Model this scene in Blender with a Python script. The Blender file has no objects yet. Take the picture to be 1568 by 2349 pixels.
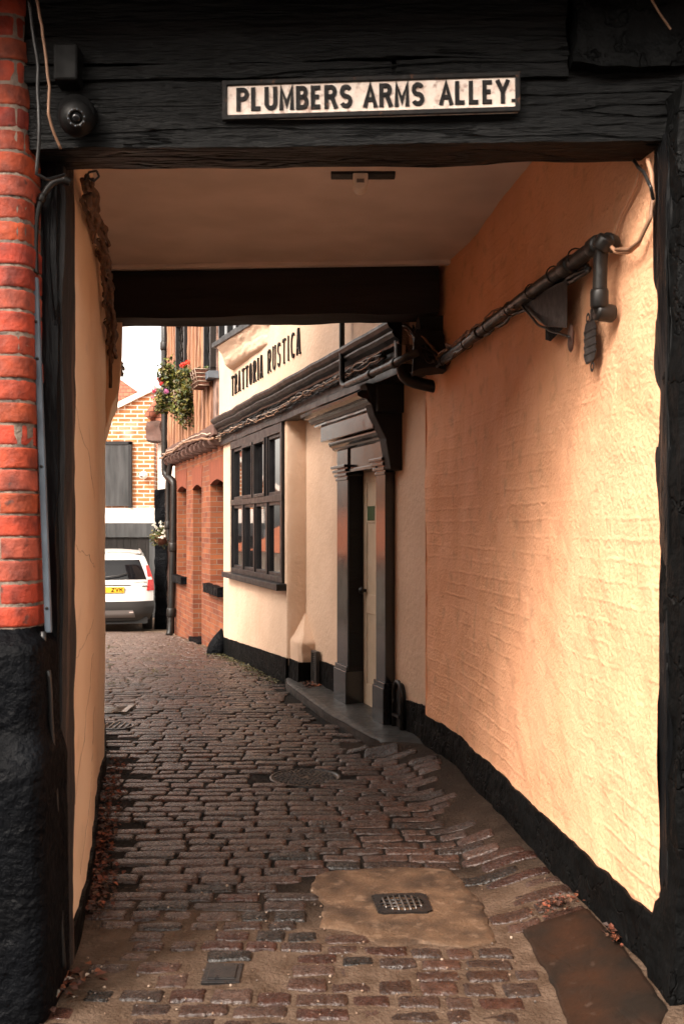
import bpy, bmesh, math, random
from mathutils import Vector, Matrix, noise
random.seed(7)
SC = bpy.context.scene
R = math.radians
# ------------------------------------------------------------------ camera, light, exposure
F, CX, HY = 2284.0, 784.0, 1205.0          # focal length / principal column / horizon row for a 1568 x 2349 frame
EYE = 1.6
cam_d = bpy.data.cameras.new('camera'); cam = bpy.data.objects.new('camera', cam_d)
SC.collection.objects.link(cam); SC.camera = cam
cam.location = (0, 0, EYE); cam.rotation_euler = (R(90), 0, 0)
cam_d.sensor_fit = 'VERTICAL'; cam_d.sensor_height = 36.0; cam_d.lens = 36.0 * F / 2349.0
cam_d.shift_y = (HY - 1174.5) / 2349.0
cam_d.clip_start = 0.05; cam_d.clip_end = 900
cam_d.dof.use_dof = True; cam_d.dof.focus_distance = 9.0; cam_d.dof.aperture_fstop = 7.1
SUN = Vector((0.80, 1.0, -1.12)).normalized()
w = bpy.data.worlds.new("World"); SC.world = w; w.use_nodes = True
nt = w.node_tree; nt.nodes.clear()
sky = nt.nodes.new('ShaderNodeTexSky'); sky.sky_type = 'NISHITA'; sky.sun_disc = False
sky.sun_elevation = math.asin(-SUN.z); sky.sun_rotation = math.atan2(-SUN.x, -SUN.y)
sky.dust_density = 4; sky.air_density = 1.0; sky.ozone_density = 1.0
hs = nt.nodes.new('ShaderNodeHueSaturation'); hs.inputs['Saturation'].default_value = 0.12
mx = nt.nodes.new('ShaderNodeMix'); mx.data_type = 'RGBA'; mx.blend_type = 'MULTIPLY'; mx.inputs[0].default_value = 1
mx.inputs[7].default_value = (1.0, 0.91, 0.81, 1)
bg = nt.nodes.new('ShaderNodeBackground'); bg.inputs[1].default_value = 0.15
wo = nt.nodes.new('ShaderNodeOutputWorld')
nt.links.new(sky.outputs[0], hs.inputs['Color']); nt.links.new(hs.outputs[0], mx.inputs[6])
nt.links.new(mx.outputs[2], bg.inputs[0]); nt.links.new(bg.outputs[0], wo.inputs[0])
sl = bpy.data.lights.new('sun', 'SUN'); sl.energy = 0.60; sl.angle = R(14); sl.color = (1.0, 0.85, 0.76)
so = bpy.data.objects.new('sun', sl); SC.collection.objects.link(so)
so.rotation_euler = SUN.to_track_quat('-Z', 'Y').to_euler()
SC.view_settings.view_transform = 'Standard'; SC.view_settings.look = 'None'
SC.view_settings.gamma = 1; SC.view_settings.exposure = 2.2
SC.render.engine = 'CYCLES'
SC.cycles.max_bounces = 10; SC.cycles.diffuse_bounces = 6

# ------------------------------------------------------------------ helpers
def at(px, py, Y):                 # a point of the survey at depth Y
    return Vector(((px - CX) / F * Y, Y, EYE + (HY - py) / F * Y))
def gpt(px, py, z=0.0):            # survey point on the ground
    Y = (EYE - z) * F / (py - HY)
    return Vector(((px - CX) / F * Y, Y, z))
def fbm(p, s=1.0, o=3, rough=.5):
    v = 0; a = 1; q = Vector(p) * s
    for i in range(o):
        v += a * noise.noise(q); a *= rough; q = q * 2.03 + Vector((3.1, 7.7, 1.3))
    return v
def lerp(a, b, t): return a + (b - a) * t
def sstep(a, b, x):
    t = min(1, max(0, (x - a) / (b - a))); return t * t * (3 - 2 * t)

LOC = {}
def empty(name, loc, label=None, cat=None, group=None):
    o = bpy.data.objects.new(name, None); SC.collection.objects.link(o)
    o.location = loc; o.empty_display_size = .1; LOC[o.name] = Vector(loc)
    if label: tag(o, label, cat, group)
    return o
def tag(o, label=None, cat=None, group=None, kind=None):
    if label: o['label'] = label
    if cat: o['category'] = cat
    if group: o['group'] = group
    if kind: o['kind'] = kind
    return o

class MB:
    """collects shapes; build() links them as one mesh object"""
    def __init__(s, M=None):
        s.v = []; s.l = []; s.f = []; s.c = []; s.M = M or Matrix.Identity(4); s.col = (1, 1, 1); s.sm = []; s.smooth = False
    def add(s, vs, fs, col=None):
        b = len(s.v)
        for p in vs:
            p = Vector(p); s.l.append(p); s.v.append(s.M @ p)
        for f in fs:
            s.f.append([b + i for i in f]); s.c.append(col or s.col); s.sm.append(s.smooth)
    def box(s, x0, x1, y0, y1, z0, z1, col=None):
        s.add([(x0,y0,z0),(x1,y0,z0),(x1,y1,z0),(x0,y1,z0),(x0,y0,z1),(x1,y0,z1),(x1,y1,z1),(x0,y1,z1)],
              [(0,3,2,1),(4,5,6,7),(0,1,5,4),(1,2,6,5),(2,3,7,6),(3,0,4,7)], col)
    def prism(s, poly, axis, a, b, col=None):
        n = len(poly)
        def mk(p, q):
            return {'x': (q, p[0], p[1]), 'y': (p[0], q, p[1]), 'z': (p[0], p[1], q)}[axis]
        s.add([mk(p, a) for p in poly] + [mk(p, b) for p in poly],
              [tuple(range(n)), tuple(range(2*n-1, n-1, -1))] + [(i, (i+1) % n, (i+1) % n + n, i+n) for i in range(n)], col)
    def grid(s, fn, nu, nv, col=None):
        vs = [fn(i/nu, j/nv) for j in range(nv+1) for i in range(nu+1)]
        fs = [(j*(nu+1)+i, j*(nu+1)+i+1, (j+1)*(nu+1)+i+1, (j+1)*(nu+1)+i) for j in range(nv) for i in range(nu)]
        s.add(vs, fs, col)
    def rbox(s, x0, x1, y0, y1, z0, z1, res=.04, amp=.01, sc=6, st=(1,1,1), sk=None):
        # box of small faces worked by noise: rough timber, render, stone
        def d(p):
            if sk: p = sk(p)
            p = Vector(p); q = Vector((p.x*st[0], p.y*st[1], p.z*st[2]))
            return p + Vector((fbm(q, sc), fbm(q + Vector((9,2,4)), sc), fbm(q + Vector((1,8,6)), sc))) * amp
        nx, ny, nz = [max(1, min(160, int(abs(b-a)/res))) for a, b in ((x0,x1),(y0,y1),(z0,z1))]
        L = lerp
        for z in (z0, z1): s.grid(lambda a,b: d((L(x0,x1,a), L(y0,y1,b), z)), nx, ny)
        for y in (y0, y1): s.grid(lambda a,b: d((L(x0,x1,a), y, L(z0,z1,b))), nx, nz)
        for x in (x0, x1): s.grid(lambda a,b: d((x, L(y0,y1,a), L(z0,z1,b))), ny, nz)
    def tube(s, pts, r, n=8, col=None, caps=True):
        pts = [Vector(p) for p in pts]; rr = r if isinstance(r, (list, tuple)) else [r]*len(pts)
        vs = []; up = None
        for i, p in enumerate(pts):
            d = (pts[min(i+1, len(pts)-1)] - pts[max(i-1, 0)]).normalized()
            if up is None: up = Vector((0,0,1)) if abs(d.z) < .9 else Vector((1,0,0))
            a = d.cross(up).normalized(); b = a.cross(d).normalized(); up = b
            for k in range(n):
                t = 2*math.pi*k/n; vs.append(p + (a*math.cos(t) + b*math.sin(t))*rr[i])
        m = len(pts)
        fs = [(i*n+k, i*n+(k+1)%n, (i+1)*n+(k+1)%n, (i+1)*n+k) for i in range(m-1) for k in range(n)]
        if caps: fs += [tuple(range(n)), tuple(range(m*n-1, (m-1)*n-1, -1))]
        o = s.smooth; s.smooth = True; s.add(vs, fs, col); s.smooth = o
    def lathe(s, c, prof, n=20, axis=Vector((0,0,1)), col=None):
        axis = Vector(axis).normalized(); a = axis.orthogonal().normalized(); b = axis.cross(a); c = Vector(c); vs = []
        for r, h in prof:
            for k in range(n):
                t = 2*math.pi*k/n; vs.append(c + (a*math.cos(t)+b*math.sin(t))*max(r, 1e-4) + axis*h)
        m = len(prof)
        fs = [(i*n+k, i*n+(k+1)%n, (i+1)*n+(k+1)%n, (i+1)*n+k) for i in range(m-1) for k in range(n)]
        fs += [tuple(range(n)), tuple(range(m*n-1, (m-1)*n-1, -1))]
        o = s.smooth; s.smooth = True; s.add(vs, fs, col); s.smooth = o
    def blob(s, c, r, n=10, amp=.15, sc=3, col=None):
        c = Vector(c); r = Vector(r) if not isinstance(r, (int, float)) else Vector((r,r,r))
        def f(u, v):
            a = u*2*math.pi; b = (v-.5)*math.pi
            d = Vector((math.cos(a)*math.cos(b), math.sin(a)*math.cos(b), math.sin(b)))
            k = 1 + amp*fbm(d + c, sc)
            return c + Vector((d.x*r.x, d.y*r.y, d.z*r.z))*k
        o = s.smooth; s.smooth = True; s.grid(f, n*2, n, col); s.smooth = o
    def leaf(s, p, size, col, d=None):
        d = Vector(d if d is not None else (random.gauss(0,1), random.gauss(0,1), random.gauss(0,1))).normalized()
        a = d.orthogonal().normalized(); a.rotate(Matrix.Rotation(random.uniform(0, 6.28), 3, d)); b = d.cross(a)
        p = Vector(p); h = d*size*.18
        s.add([p - a*size*.5, p - b*size*.36 + h, p + a*size*.5, p + b*size*.36 + h], [(0,1,2),(0,2,3)], col)
    def holes(s, x0, x1, z0, z1, y0, y1, hs):
        """wall slab (front y0, back y1) with rectangular openings hs = (x0,x1,z0,z1); only true surfaces are made"""
        xs = sorted({x0, x1, *[h[0] for h in hs], *[h[1] for h in hs]}); zs = sorted({z0, z1, *[h[2] for h in hs], *[h[3] for h in hs]})
        xs = [x for x in xs if x0 <= x <= x1]; zs = [z for z in zs if z0 <= z <= z1]
        solid = lambda x, z: x0 < x < x1 and z0 < z < z1 and not any(h[0] < x < h[1] and h[2] < z < h[3] for h in hs)
        for i in range(len(xs)-1):
            for j in range(len(zs)-1):
                a, b, c, d = xs[i], xs[i+1], zs[j], zs[j+1]; m, n = (a+b)/2, (c+d)/2
                if not solid(m, n): continue
                s.add([(a,y0,c),(b,y0,c),(b,y0,d),(a,y0,d)], [(0,1,2,3)]); s.add([(a,y1,c),(b,y1,c),(b,y1,d),(a,y1,d)], [(3,2,1,0)])
                if not solid(a-1e-4, n): s.add([(a,y0,c),(a,y1,c),(a,y1,d),(a,y0,d)], [(0,1,2,3)])
                if not solid(b+1e-4, n): s.add([(b,y0,c),(b,y1,c),(b,y1,d),(b,y0,d)], [(3,2,1,0)])
                if not solid(m, c-1e-4): s.add([(a,y0,c),(b,y0,c),(b,y1,c),(a,y1,c)], [(3,2,1,0)])
                if not solid(m, d+1e-4): s.add([(a,y0,d),(b,y0,d),(b,y1,d),(a,y1,d)], [(0,1,2,3)])
    def ribbon(s, pts, th, O, ux, uz, n, depth, closed=False):
        P = [Vector((p[0], p[1])) for p in pts]; L = []; Rr = []; m = len(P)
        for i in range(m):
            a = P[i-1] if (i > 0 or closed) else None; b = P[(i+1) % m] if (i < m-1 or closed) else None
            d1 = (P[i]-a).normalized() if a is not None and (P[i]-a).length > 1e-6 else None
            d2 = (b-P[i]).normalized() if b is not None and (b-P[i]).length > 1e-6 else None
            d1 = d1 or d2; d2 = d2 or d1
            t = (d1+d2); t = t.normalized() if t.length > .01 else d1
            nn = Vector((-t.y, t.x)); k = th/2/max(.45, nn.dot(Vector((-d1.y, d1.x))))
            L.append(P[i]+nn*k); Rr.append(P[i]-nn*k)
        w3 = lambda q, dd: Vector(O) + ux*q.x + uz*q.y + n*dd
        vs = []
        for q in range(m): vs += [w3(L[q], 0), w3(Rr[q], 0), w3(Rr[q], depth), w3(L[q], depth)]
        fs = []
        for i in range(m if closed else m-1):
            j = (i+1) % m
            for k in range(4): fs.append((i*4+k, i*4+(k+1)%4, j*4+(k+1)%4, j*4+k))
        if not closed: fs += [(0,1,2,3), ((m-1)*4+3, (m-1)*4+2, (m-1)*4+1, (m-1)*4)]
        s.add(vs, fs)
    def build(s, name, mat, parent=None, bevel=0, merge=0, smooth=False):
        me = bpy.data.meshes.new(name)
        L = LOC.get(parent.name, Vector((0,0,0))) if parent else Vector((0,0,0))
        me.from_pydata([p - L for p in s.v], [], s.f)
        ud = []; cd = []
        for f, c in zip(s.f, s.c):
            n = Vector((0,0,0)); q = [s.l[i] for i in f]
            for i in range(len(q)):
                a, b = q[i], q[(i+1) % len(q)]
                n += Vector(((a.y-b.y)*(a.z+b.z), (a.z-b.z)*(a.x+b.x), (a.x-b.x)*(a.y+b.y)))
            ax = max(range(3), key=lambda k: abs(n[k]))
            for p in q:
                ud += [(p.y, p.z), (p.x, p.z), (p.x, p.y)][ax]; cd += [c[0], c[1], c[2], 1]
        me.uv_layers.new(name='UVMap'); me.uv_layers['UVMap'].data.foreach_set('uv', ud)
        me.color_attributes.new('Col', 'FLOAT_COLOR', 'CORNER'); me.color_attributes['Col'].data.foreach_set('color', cd)
        me.polygons.foreach_set('use_smooth', [smooth or k for k in s.sm])
        bm = bmesh.new(); bm.from_mesh(me)
        if merge: bmesh.ops.remove_doubles(bm, verts=bm.verts, dist=merge)
        bmesh.ops.recalc_face_normals(bm, faces=bm.faces); bm.to_mesh(me); bm.free()
        me.materials.append(mat)
        o = bpy.data.objects.new(name, me); SC.collection.objects.link(o)
        if parent: o.parent = parent; LOC[o.name] = L
        if bevel:
            m = o.modifiers.new('bevel', 'BEVEL'); m.width = bevel; m.segments = 2; m.limit_method = 'ANGLE'; m.angle_limit = R(40)
        return o

def copy_tree(o, parent=None):
    c = o.copy(); SC.collection.objects.link(c); c.parent = parent
    for ch in o.children: copy_tree(ch, c)
    return c

# ------------------------------------------------------------------ materials
def mat(name, c1, c2=None, scale=4, rough=.7, rvar=0, bump=0, bscale=30, bdist=.01, stretch=(1,1,1), spec=.5,
        vcol=False, metal=0, spots=None, brick=None, det=6, coat=0, contrast=(.35,.65), bump2=None, brickbump=None, crack=None):
    m = bpy.data.materials.new(name); m.use_nodes = True; t = m.node_tree; N = t.nodes; Lk = t.links.new
    b = N['Principled BSDF']; b.inputs['Roughness'].default_value = rough; b.inputs['Metallic'].default_value = metal
    b.inputs['Specular IOR Level'].default_value = spec; b.inputs['Coat Weight'].default_value = coat; b.inputs['Coat Roughness'].default_value = .08
    tc = N.new('ShaderNodeTexCoord'); mp = N.new('ShaderNodeMapping'); mp.inputs['Scale'].default_value = stretch
    Lk(tc.outputs['Object'], mp.inputs[0])
    def noi(sc, d=det):
        n = N.new('ShaderNodeTexNoise'); n.inputs['Scale'].default_value = sc; n.inputs['Detail'].default_value = d
        Lk(mp.outputs[0], n.inputs['Vector']); return n
    def mixc(f, a, bb, mode='MIX'):
        x = N.new('ShaderNodeMix'); x.data_type = 'RGBA'; x.blend_type = mode
        for sock, val in ((x.inputs[0], f), (x.inputs[6], a), (x.inputs[7], bb)):
            if isinstance(val, (int, float)): sock.default_value = val
            elif isinstance(val, tuple): sock.default_value = (*val, 1)
            else: Lk(val, sock)
        return x.outputs[2]
    def ramp(src, a, bb):
        r = N.new('ShaderNodeMapRange'); r.inputs[1].default_value = a; r.inputs[2].default_value = bb; Lk(src, r.inputs[0]); return r.outputs[0]
    c2 = c2 or c1; n1 = noi(scale); col = mixc(ramp(n1.outputs[0], *contrast), c1, c2); hgt = None
    if brick:
        br = N.new('ShaderNodeTexBrick'); Lk(tc.outputs['UV'], br.inputs['Vector'])
        bw, bh, mo, mc, b1, b2 = brick
        br.inputs['Scale'].default_value = 1; br.inputs['Brick Width'].default_value = bw; br.inputs['Row Height'].default_value = bh
        br.inputs['Mortar Size'].default_value = mo; br.inputs['Mortar Smooth'].default_value = .3; br.offset = .5
        br.inputs['Color1'].default_value = (*b1, 1); br.inputs['Color2'].default_value = (*b2, 1); br.inputs['Mortar'].default_value = (*mc, 1)
        br.inputs['Bias'].default_value = 0
        # a wobble of the joints
        va = N.new('ShaderNodeVectorMath'); va.operation = 'MULTIPLY_ADD'; nn = N.new('ShaderNodeTexNoise'); nn.inputs['Scale'].default_value = 5
        Lk(tc.outputs['UV'], nn.inputs['Vector']); Lk(nn.outputs['Color'], va.inputs[0]); va.inputs[1].default_value = (.02,.02,0)
        Lk(tc.outputs['UV'], va.inputs[2]); Lk(va.outputs[0], br.inputs['Vector'])
        col = mixc(.55, br.outputs['Color'], mixc(1.0, br.outputs['Color'], col, 'MULTIPLY'))
        hgt = br.outputs['Fac']
    if vcol:
        at_ = N.new('ShaderNodeAttribute'); at_.attribute_name = 'Col'; col = mixc(1.0, col, at_.outputs['Color'], 'MULTIPLY')
    if spots:
        sc_, c_, lo, hi, amt = spots
        ns = noi(sc_, 4); f = ramp(ns.outputs[0], lo, hi); mm = N.new('ShaderNodeMath'); mm.operation = 'MULTIPLY'; mm.inputs[1].default_value = amt
        Lk(f, mm.inputs[0]); col = mixc(mm.outputs[0], col, c_)
    Lk(col, b.inputs['Base Color'])
    if rvar:
        nr = noi(scale*2.3, 5); r = N.new('ShaderNodeMapRange'); r.inputs[1].default_value = .3; r.inputs[2].default_value = .7
        r.inputs[3].default_value = max(.03, rough-rvar); r.inputs[4].default_value = min(1, rough+rvar)
        Lk(nr.outputs[0], r.inputs[0]); Lk(r.outputs[0], b.inputs['Roughness'])
    last = None
    def addb(src, strength, dist, inv=False):
        nonlocal last
        bp = N.new('ShaderNodeBump'); bp.inputs['Strength'].default_value = strength; bp.inputs['Distance'].default_value = dist; bp.invert = inv
        Lk(src, bp.inputs['Height'])
        if last: Lk(last, bp.inputs['Normal'])
        last = bp.outputs[0]
    if bump: addb(noi(bscale, 8).outputs[0], bump, bdist)
    if bump2: addb(noi(bump2[0], 4).outputs[0], bump2[1], bump2[2])
    if hgt: addb(hgt, .7, .012, True)
    if crack:
        sc_, st3, di = crack; m2 = N.new('ShaderNodeMapping'); m2.inputs['Scale'].default_value = st3; Lk(tc.outputs['Object'], m2.inputs[0])
        nn = N.new('ShaderNodeTexNoise'); nn.inputs['Scale'].default_value = sc_; nn.inputs['Detail'].default_value = 4; Lk(m2.outputs[0], nn.inputs['Vector'])
        a1 = N.new('ShaderNodeMath'); a1.operation = 'SUBTRACT'; Lk(nn.outputs[0], a1.inputs[0]); a1.inputs[1].default_value = .5
        a2 = N.new('ShaderNodeMath'); a2.operation = 'ABSOLUTE'; Lk(a1.outputs[0], a2.inputs[0]); addb(ramp(a2.outputs[0], 0, .018), 1, di)
    if brickbump:
        bw, bh, mo, st_, di = brickbump; br = N.new('ShaderNodeTexBrick'); br.inputs['Scale'].default_value = 1
        br.inputs['Brick Width'].default_value = bw; br.inputs['Row Height'].default_value = bh; br.inputs['Mortar Size'].default_value = mo; br.inputs['Mortar Smooth'].default_value = 1.0
        va = N.new('ShaderNodeVectorMath'); va.operation = 'MULTIPLY_ADD'; nn = N.new('ShaderNodeTexNoise'); nn.inputs['Scale'].default_value = 6
        Lk(tc.outputs['UV'], nn.inputs['Vector']); Lk(nn.outputs['Color'], va.inputs[0]); va.inputs[1].default_value = (.03,.026,0); Lk(tc.outputs['UV'], va.inputs[2]); Lk(va.outputs[0], br.inputs['Vector'])
        mk = noi(1.7, 3); mr = ramp(mk.outputs[0], .36, .58); mm = N.new('ShaderNodeMath'); mm.operation = 'MULTIPLY'; Lk(br.outputs['Fac'], mm.inputs[0]); Lk(mr, mm.inputs[1])
        addb(mm.outputs[0], st_, di, True)
    if last: Lk(last, b.inputs['Normal'])
    return m

M = {}
M['peach'] = mat('peach_render', (.82,.44,.255), (.74,.38,.21), 2.6, .8, .08, .8, 60, .008, spots=(9,(.40,.22,.12),.56,.78,.5), bump2=(15,.34,.018), det=8, brickbump=(.24,.078,.014,.34,.007))
M['cream'] = mat('cream_render', (.86,.68,.49), (.80,.61,.42), 1.6, .7, .1, .35, 30, .008, bump2=(5,.25,.03), spots=(5,(.34,.25,.17),.62,.85,.4))
M['ceil'] = mat('ceiling_paint', (.66,.60,.56), (.56,.51,.47), 3, .85, 0, .2, 60, .005)
M['rest'] = mat('restaurant_render', (.66,.47,.34), (.58,.40,.28), 1.8, .7, .1, .6, 26, .012, bump2=(7,.3,.02), spots=(4,(.5,.36,.24),.60,.85,.45))
M['blackplaster'] = mat('black_masonry_paint', (.0025,.0027,.0028), (.0045,.0048,.005), 6, .6, .12, .6, 30, .012, spots=(16,(.07,.07,.07),.68,.80,.4), bump2=(14,.6,.03), spec=.06, crack=(5,(1,1,1),.008))
M['blacktimber'] = mat('black_painted_timber', (.0025,.0028,.003), (.006,.0066,.0070), 5, .45, .10, 1, 20, .022, stretch=(.25,1,2.2), bump2=(55,.8,.010), spec=.16, crack=(4,(.16,1,2.6),.02))
M['blackpost'] = mat('black_painted_post', (.0022,.0025,.003), (.0045,.005,.006), 5, .45, .15, .9, 16, .014, stretch=(2,2,.3), spots=(12,(.04,.028,.02),.66,.8,.6), spec=.22, crack=(4,(2.6,2.6,.16),.02))
M['darkbeam'] = mat('dark_timber', (.003,.0027,.0025), (.006,.005,.0045), 5, .75, 0, .6, 12, .012, stretch=(.3,1,2))
M['gloss'] = mat('black_gloss_paint', (.006,.006,.0065), (.010,.010,.011), 5, .42, .08, .12, 30, .002, spec=.35)
M['glossdoor'] = mat('black_door_gloss', (.006,.006,.0065), (.010,.010,.011), 5, .15, .04, .05, 20, .001, spec=.8)
M['blackmetal'] = mat('black_metal', (.006,.006,.006), (.014,.011,.009), 12, .42, .1, .2, 40, .003, spec=.35)
M['matte'] = mat('matte_black', (.003,.003,.0032), (.006,.006,.006), 10, .55, .1, .2, 40, .002, spec=.15)
M['rope'] = mat('brown_cable', (.16,.085,.05), (.06,.04,.03), 20, .8, 0, .5, 60, .006)
M['cablepale'] = mat('pale_cable', (.35,.26,.20), None, 5, .6)
M['cablepeach'] = mat('painted_cable', (.45,.24,.14), None, 5, .6)
M['cablebrown'] = mat('tan_cable', (.22,.12,.07), None, 5, .6)
M['cableblack'] = mat('black_cable', (.012,.012,.012), None, 5, .4)
M['grey'] = mat('grey_plastic', (.10,.13,.16), (.075,.095,.12), 8, .4, .1, .1, 40, .003)
M['brickpier'] = mat('red_brick', (1.1,1.1,1.1), (.42,.40,.4), 16, .75, .1, .7, 45, .008, vcol=True, spots=(26,(.05,.02,.015),.66,.74,.8))
M['mortar'] = mat('lime_mortar', (.24,.18,.14), (.09,.07,.06), 12, .9, 0, .8, 60, .01)
BR = (.225,.075,.006,(.20,.13,.09))
M['brick'] = mat('orange_red_brick', (1,.9,.85), (.55,.45,.42), 3.5, .8, 0, .3, 60, .004, brick=(*BR,(.27,.080,.024),(.15,.034,.011)))
M['brickarch'] = mat('rubbed_brick_arch', (.20,.046,.017), (.14,.03,.011), 14, .8, 0, .3, 60, .004, stretch=(1,1,.2))
M['brickfar'] = mat('orange_brick_white_joints', (1,.95,.9), (.7,.6,.5), 3, .8, 0, brick=(.32,.105,.017,(.62,.55,.46),(.42,.17,.05),(.30,.10,.03)), spots=(1.2,(.62,.55,.46),.56,.72,.5))
M['white'] = mat('white_wash', (.80,.76,.70), (.72,.67,.60), 2, .7, 0, .2, 20, .006)
M['tile'] = mat('red_roof_tile', (1,.9,.85), (.6,.5,.5), 2.5, .8, 0, brick=(.18,.11,.01,(.16,.06,.04),(.48,.19,.11),(.36,.13,.08)))
M['timber'] = mat('weathered_oak', (.40,.20,.105), (.16,.07,.04), 7, .8, 0, .8, 22, .012, stretch=(2.4,2.4,.22), contrast=(.3,.7))
M['infill'] = mat('plaster_infill', (.06,.035,.028), (.30,.20,.16), 5, .85, 0, .3, 30, .01)
M['darkoak'] = mat('dark_oak', (.07,.035,.025), (.12,.06,.045), 8, .7, 0, .6, 20, .01)
M['door'] = mat('cream_door_paint', (.52,.42,.31), (.46,.36,.26), 6, .45, .1, .15, 30, .003)
M['stone'] = mat('sett_stone', (.95,.88,.85), (.32,.29,.28), 26, .30, .14, .9, 70, .010, vcol=True, spec=.5, bump2=(22,.5,.012), spots=(60,(.16,.12,.10),.62,.72,.5), contrast=(.3,.7))
M['bed'] = mat('joint_dirt', (1,1,1), (.55,.50,.45), 9, .8, .1, .9, 70, .015, vcol=True, spots=(40,(.20,.15,.11),.66,.74,.5), spec=.15)
M['pave'] = mat('dark_paving', (.022,.021,.020), (.045,.041,.037), 5, .5, .15, .5, 40, .008, bump2=(8,.3,.01))
M['concrete'] = mat('sandy_concrete', (.115,.070,.042), (.040,.026,.018), 6, .62, .12, .7, 70, .010, spots=(18,(.18,.12,.08),.54,.70,.7), spec=.2)
M['slab'] = mat('rusty_stone_slab', (.028,.012,.006), (.011,.008,.006), 5, .6, .08, .5, 40, .006, spec=.15, spots=(22,(.06,.04,.03),.64,.74,.5))
M['ground'] = mat('street_asphalt', (.05,.047,.044), (.075,.07,.065), 3, .85, 0, .5, 60, .01)
M['iron'] = mat('cast_iron', (.022,.022,.024), (.04,.035,.032), 20, .32, .1, .3, 50, .004, metal=.6)
M['ironbright'] = mat('worn_iron', (.30,.29,.28), (.14,.13,.12), 20, .32, .1, .2, 50, .003, metal=.8)
M['signwhite'] = mat('sign_cream_paint', (.70,.55,.46), (.80,.70,.62), 30, .5, 0, .4, 60, .004, spots=(38,(.24,.10,.06),.56,.72,.8))
M['signblack'] = mat('sign_black_paint', (.005,.005,.005), (.012,.009,.008), 25, .5, .1, .5, 50, .003, spots=(40,(.12,.05,.025),.64,.74,.8), spec=.15)
M['lampwhite'] = mat('lamp_white_plastic', (.75,.68,.60), None, 5, .4)
M['foliage'] = mat('leaves', (1,1,1), (.7,.8,.6), 8, .55, vcol=True)
M['petal'] = mat('petals', (1,1,1), None, 5, .6, vcol=True)
M['deadleaf'] = mat('dead_leaves', (1,1,1), (.6,.5,.4), 20, .7, vcol=True)
M['glass'] = mat('window_glass', (.006,.006,.007), None, 3, .03, 0, .03, 3, .01, spec=1.0); M['glass'].node_tree.nodes['Principled BSDF'].inputs['IOR'].default_value = 2.6
M['carglass'] = mat('car_glass', (.006,.006,.007), None, 3, .05, spec=.35)
M['carwhite'] = mat('white_car_paint', (.72,.70,.67), None, 3, .28, coat=.6)
M['carblack'] = mat('black_bumper_plastic', (.03,.028,.027), None, 3, .38)
M['carsilver'] = mat('silver_trim', (.22,.20,.19), None, 3, .35, metal=.5)
M['carred'] = mat('red_tail_light', (.62,.02,.015), (.5,.01,.01), 30, .15)
M['carclear'] = mat('clear_lamp', (.75,.6,.55), None, 3, .15)
M['rubber'] = mat('tyre_rubber', (.015,.015,.015), None, 3, .8)
M['plate'] = mat('yellow_plate', (.85,.45,.03), None, 3, .5)
M['coir'] = mat('coir_lining', (.10,.035,.02), (.16,.06,.035), 30, .9, 0, .6, 60, .01)
M['wire'] = mat('pale_metal_strips', (.26,.19,.14), None, 5, .5)
M['green'] = mat('green_notice', (.015,.055,.016), (.02,.07,.02), 10, .5)
M['shutter'] = mat('grey_weathered_boards', (.015,.017,.018), (.04,.042,.044), 3, .75, 0, .3, 20, .006, stretch=(3,3,.4))
M['guard'] = mat('black_painted_stone', (.0015,.0018,.0025), (.003,.0036,.0048), 6, .55, .12, .9, 30, .02, spec=.06, bump2=(11,.6,.03), spots=(14,(.05,.05,.05),.70,.80,.4))
M['vent'] = mat('dark_iron_grille', (.05,.045,.042), (.03,.03,.03), 10, .45, .1)

# ------------------------------------------------------------------ lie of the land
RW = [(1.056,3.30),(1.048,3.35),(.985,3.87),(.921,4.4),(.728,6.23),(.69,6.42),(.574,6.86)]
LW = [(-.990,3.645),(-1.04,3.91),(-1.10,4.3),(-1.48,6.1),(-1.53,6.4),(-1.84,7.7)]
KERB = [(.574,6.86),(.355,6.93),(.205,7.2),(.03,7.7),(-.14,8.2),(-.36,9.0),(-.53,9.63),(-.565,10.0)]
RB = [(1.0,1.0)] + RW + KERB[1:] + [(-1.557,13.1),(-2.98,17.55),(-3.4,19.3),(-3.75,20.8),(-4.6,25),(-4.6,30)]
LB = [(-1.0,1.0)] + LW + [(-2.45,7.9),(-3.3,11),(-6,16),(-8.4,20),(-9,30)]
def pw(tab, y):
    if y <= tab[0][1]: return tab[0][0]
    for a, b in zip(tab, tab[1:]):
        if y <= b[1]: return a[0] + (b[0]-a[0]) * (y-a[1]) / max(1e-6, b[1]-a[1])
    return tab[-1][0]
PROF = [(0,-900),(0,10.2),(-.035,11.6),(-.10,13.1),(-.19,15.2),(-.31,17.3),(-.54,19.9),(-.62,22),(-.72,25),(-1.2,45),(-1.4,900)]
def gz(x, y):
    z = pw(PROF, y)
    if 3.0 < y < 7: z += .085 * sstep(.38, 0.0, pw(RB, y) - x)
    return z

g = MB(); xs = [-400,-60,-20,-10,-6,-3,0,3,8,20,60,400]; ys = [-400,-60,-15,-5,0,2,5,8,10.2,11.6,13.1,15.2,17.3,19.9,22,25,32,45,120,800]
g.add([(x, y, pw(PROF, y)-.09) for y in ys for x in xs],
      [(j*12+i, j*12+i+1, (j+1)*12+i+1, (j+1)*12+i) for j in range(len(ys)-1) for i in range(11)])
tag(g.build('ground', M['ground']), kind='structure')

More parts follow.
